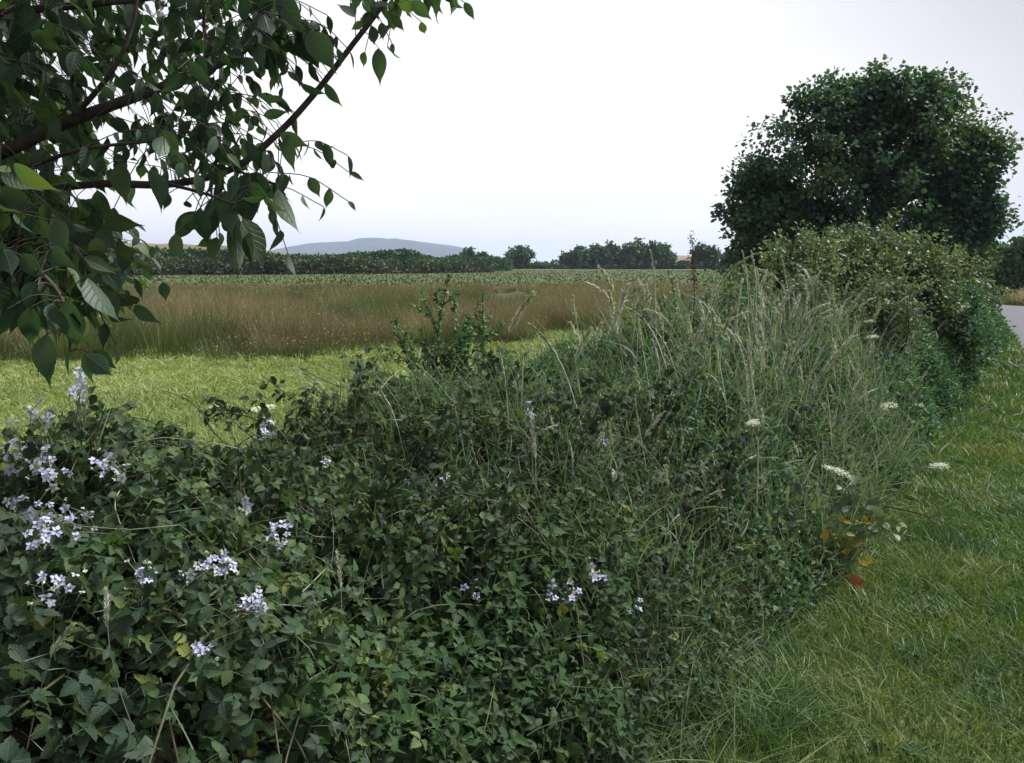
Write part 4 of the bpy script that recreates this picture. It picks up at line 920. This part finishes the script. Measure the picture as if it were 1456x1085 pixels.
far_tree('field_tree', 'distant flat topped tree beside the dark dock stalk', 1003, 376, 347, 20, 220, 80)
far_tree('field_tree', 'distant tree half behind the left edge of the oak', 1040, 376, 352, 14, 225, 50)
far_tree('ridge_tree', 'dark tree clump on the far left ridge seen under the leaves', 158, 350, 333, 16, 330, 50, 'trees on the left ridge')
far_tree('ridge_tree', 'lower dark tree at the left edge of the far ridge clump', 130, 350, 337, 15, 330, 40, 'trees on the left ridge')

# ------------------------------------------------------------------ hills
def hill(name, label, prof, dep, depth_len, cols, scale, seed):
    """ridge with real depth: profile (px, py) gives the crest height at distance dep"""
    px = np.linspace(prof[0][0], prof[-1][0], 90); py = np.interp(px, [a[0] for a in prof], [a[1] for a in prof])
    crest = np.array([at(x, y, dep) for x, y in zip(px, py)]); zz = np.maximum(crest[:, 2], 0); zz = zz * (1 + .04 * (fbm(px * .08, px * 0, seed=seed) - .5))
    rows = np.linspace(-1, 1, 21); V = []
    for r_ in rows:
        k = (math.cos(r_ * math.pi) + 1) / 2; z = zz * (k ** .8) * (1 + .12 * (fbm(px * .03, r_ * 2 + 0 * px, seed=seed + 2) - .5) * (1 - k)) - .5 * (1 - k)
        V.append(np.stack([crest[:, 0] * (1 + r_ * depth_len / dep), crest[:, 1] + r_ * depth_len, z], -1))
    V = np.concatenate(V); m = len(px); a = Acc(); a.add(V, [(i * m + j, i * m + j + 1, (i + 1) * m + j + 1, (i + 1) * m + j) for i in range(20) for j in range(m - 1)])
    tag(a.build(name, [noise_mat(name + '_fields', cols, scale, 1, 0)]), label, kind='structure')
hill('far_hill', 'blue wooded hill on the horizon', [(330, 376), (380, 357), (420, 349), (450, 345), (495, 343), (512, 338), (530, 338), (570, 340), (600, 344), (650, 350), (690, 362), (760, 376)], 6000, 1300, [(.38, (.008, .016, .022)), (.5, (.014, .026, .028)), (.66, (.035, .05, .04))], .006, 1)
hill('left_ridge', 'low brownish field ridge behind the hedgerow', [(-300, 345), (0, 343), (150, 345), (250, 347), (340, 350), (420, 362), (480, 376)], 420, 60, [(.35, (.10, .10, .05)), (.65, (.17, .14, .085))], .02, 3)
hill('right_slope', 'low brown ploughed slope on the horizon left of the oak', [(880, 376), (940, 366), (965, 363), (1030, 366), (1100, 370), (1300, 376)], 900, 150, [(.35, (.15, .11, .085)), (.65, (.21, .16, .12))], .02, 5)

# ------------------------------------------------------------------ overhanging tree at upper left
TRUNK = np.array([-4.4, 2.6, 0.0])
brs = [([(-300, 330, 3.2), (-120, 260, 2.7), (0, 218, 2.45), (100, 172, 2.4), (200, 135, 2.4), (300, 96, 2.45), (360, 60, 2.5), (420, -20, 2.6)], .024, .006),
       ([(-200, 330, 2.9), (0, 282, 2.6), (130, 262, 2.5), (240, 262, 2.45), (330, 240, 2.4), (395, 190, 2.4), (450, 130, 2.4), (500, 65, 2.4), (545, 5, 2.4), (580, -60, 2.4)], .012, .006),
       ([(-250, 60, 2.6), (0, 20, 2.5), (140, 5, 2.4), (280, -10, 2.4)], .016, .006),
       ([(-120, 260, 2.7), (20, 240, 2.3), (120, 212, 2.2), (225, 200, 2.15)], .008, .003),
       ([(-250, 400, 2.4), (-60, 370, 2.1), (40, 380, 1.9), (90, 430, 1.85), (100, 500, 1.85)], .008, .0025),
       ([(100, 172, 2.4), (160, 100, 2.3), (190, 30, 2.3), (200, -60, 2.3)], .008, .003),
       ([(240, 262, 2.45), (290, 275, 2.2), (330, 290, 2.1)], .005, .0025),
       ([(330, 240, 2.4), (370, 255, 2.3), (395, 262, 2.25)], .004, .002),
       ([(300, 96, 2.45), (290, 30, 2.4), (300, -60, 2.4)], .007, .003)]
t = thing('overhanging_tree', 'dark broad leaved tree hanging its branches into the upper left corner', 'tree', tuple(TRUNK)); st = Acc(); lf = Acc()
samples = []
for pts, r0, r1 in brs:
    c = curve([at(*q_) for q_ in pts], 8) ; tube(st, c, np.linspace(r0, r1, len(c)), 8); samples.append(c)
BS = np.vstack(samples)
fork = TRUNK + np.array([.1, 0, 2.1])
tube(st, curve([TRUNK, TRUNK + np.array([.08, 0, 1.2]), fork, TRUNK + np.array([-.2, .2, 4.0]), TRUNK + np.array([0, .3, 6])], 6), np.interp(np.linspace(0, 1, 25), [0, .05, .5, 1], [.26, .19, .15, .05]), 12)
for k in (0, 1, 2, 4):
    e = samples[k][0]; tube(st, curve([fork + np.array([0, 0, .3 * (k % 3)]), (fork + e) / 2 + np.array([0, 0, .1]), e], 6), np.linspace(.05, brs[k][1], 13), 8)
def leaf_from(b, tip, wid, r):
    put(lf, T_OVATE, b[None], (tip - b)[None], norm(norm(EYE - b) * .6 + .5 * rng.normal(size=3))[None], np.array([np.linalg.norm(tip - b)]), wid=wid, r=np.array([r]))
def petiole(b, maxd=.5):
    dd = np.linalg.norm(BS - b, axis=1); j = dd.argmin(); q_ = BS[j]
    if dd[j] < maxd: tube(st, curve([q_, (q_ + b) / 2 + np.array([0, 0, .15 * dd[j]]), b], 4), .0012, 4)
hand = [(425, 45, 446, 100), (440, 45, 476, 98), (538, 68, 541, 122), (395, -10, 430, 45), (555, 20, 577, 45), (585, 0, 614, 30), (565, 5, 600, 12), (278, 300, 242, 347), (285, 296, 292, 352), (300, 292, 300, 345), (335, 300, 337, 408), (345, 310, 384, 380),
        (395, 268, 416, 338), (385, 258, 400, 310), (138, 270, 152, 327), (215, 240, 240, 296), (170, 232, 175, 290), (408, 192, 413, 242), (398, 190, 438, 211), (370, 75, 385, 100), (365, 60, 372, 100), (20, 393, 28, 440), (45, 436, 38, 498),
        (66, 475, 60, 552), (100, 500, 90, 535), (124, 500, 123, 547), (122, 505, 163, 537), (85, 445, 118, 492), (125, 395, 160, 470), (60, 395, 92, 442), (105, 390, 125, 440), (5, 355, 22, 398), (-10, 395, 8, 465), (95, 425, 108, 482), (30, 360, 60, 400),
        (75, 430, 80, 478), (50, 400, 30, 445), (110, 440, 100, 500), (350, 200, 372, 240), (345, 260, 360, 330), (320, 270, 325, 340), (365, 245, 385, 290), (240, 275, 235, 300), (265, 285, 270, 300), (505, 25, 480, 0), (515, 30, 500, 45), (530, 10, 560, 0),
        (300, 340, 280, 352), (312, 330, 318, 350), (355, 330, 350, 380), (10, 440, 0, 490), (375, 20, 385, 60), (345, -5, 350, 40), (140, 420, 150, 465)]
for x0, y0, x1, y1 in hand:
    wk = .5 if (x1, y1) == (337, 408) else 1
    dd = (1.85 if y0 > 340 else 2.25) + rng.uniform(-.08, .08); b = at(x0, y0, dd); tip = at(x1, y1, dd + rng.uniform(-.03, .03)); leaf_from(b, tip, wk * rng.uniform(.75, 1.15), rng.random()); petiole(b)
def spray(px, py, dep, n, lmin=.06, lmax=.1):
    c = at(px, py, dep); d = norm(np.array([rng.normal() * .7 + .35, rng.normal() * .6, -.25 + rng.normal() * .35])); Lh = rng.uniform(.12, .24)
    e = c + d * Lh; cc = curve([c, (c + e) / 2 + np.array([0, 0, .015]), e + np.array([0, 0, -.02])], 4); tube(st, cc, .0013, 4); petiole(c, .6)
    for i in range(n):
        b = cc[int((i + 1) / n * (len(cc) - 1))]; sd = 1 if i % 2 else -1; sv = norm(np.cross(d, [0, 0, 1.])) * sd
        dr = norm(sv * .6 + d * .4 + np.array([0, 0, -rng.uniform(.3, 1.5)]) + .3 * rng.normal(size=3)); leaf_from(b, b + dr * rng.uniform(lmin, lmax), rng.uniform(.55, 1.15), rng.random())
for (x0, x1, y0, y1, n, dlo, dhi) in ((-150, 100, -60, 300, 270, 2.2, 3.6), (90, 370, -80, 70, 110, 2.3, 3.6), (110, 350, 60, 170, 34, 2.2, 2.8), (110, 370, 170, 255, 26, 2.1, 2.7), (-100, 90, 270, 350, 84, 1.9, 2.8), (-120, 110, 340, 410, 34, 1.8, 2.3), (20, 150, 300, 385, 34, 2.6, 3.2),
                                      (210, 390, 120, 200, 22, 2.2, 2.6), (300, 385, 200, 260, 8, 2.2, 2.5), (240, 370, 255, 290, 10, 2.1, 2.3), (340, 400, -30, 40, 10, 2.2, 2.5), (480, 600, -60, -5, 14, 2.35, 2.5), (370, 430, 20, 60, 7, 2.35, 2.5), (380, 410, 180, 215, 4, 2.3, 2.4), (-400, -100, -400, 400, 130, 2.0, 4.0), (-100, 420, -400, -60, 130, 2.2, 3.6)):
    for _ in range(n):
        px, py = rng.uniform(x0, x1), rng.uniform(y0, y1)
        if y0 >= 90 and x0 > 100 and vnoise(np.array([px / 38.]), np.array([py / 30.]), seed=77)[0] < .5: continue
        big = px < 120; spray(px, py, rng.uniform(dlo, dhi), rng.integers(4, 8), .05 if big else .035, .10 if big else .08)
cl = leafy_crown(lf, [(-4.0, 2.6, 4.2, 2.2, 2.0, 1.7), (-3.0, 2.8, 3.6, 1.3, 1.4, 1.0), (-2.6, 1.5, 4.1, 1.5, 1.3, .9)], 420, 40, .22, .11, tpl=T_SMALL, seed=9, cut=.25, shell=.3)
for h in cl[::6]: tube(st, curve([TRUNK + np.array([-.1, .2, 3.2]), (TRUNK + np.array([0, 0, 3.2]) + h) / 2 + np.array([0, 0, .2]), h], 4), np.linspace(.03, .006, 9), 5)
st.build('trunk', [M_TWIG], t, TRUNK); lf.build('crown', [M_OVER], t, TRUNK)

# ------------------------------------------------------------------ haze
def haze():
    m, Nn, Lk, o = mat_new('haze_air'); v = Nn.new('ShaderNodeVolumePrincipled'); v.inputs['Color'].default_value = (.66, .80, 1, 1); v.inputs['Density'].default_value = .00013; v.inputs['Anisotropy'].default_value = .3
    Lk.new(v.outputs[0], o.inputs['Volume']); a = Acc(); x0, x1, y0, y1, z0, z1 = -7500, 7500, -400, 9600, -1, 215
    vv = [(x, y, z) for z in (z0, z1) for y in (y0, y1) for x in (x0, x1)]
    a.add(vv, [(0, 2, 3, 1), (4, 5, 7, 6), (0, 1, 5, 4), (2, 6, 7, 3), (0, 4, 6, 2), (1, 3, 7, 5)]); ob = a.build('haze', [m], smooth=False); tag(ob, 'thin bluish haze over the distant country', kind='stuff')
haze()
print('verts total', sum(len(o.data.vertices) for o in bpy.data.objects if o.type == 'MESH'))
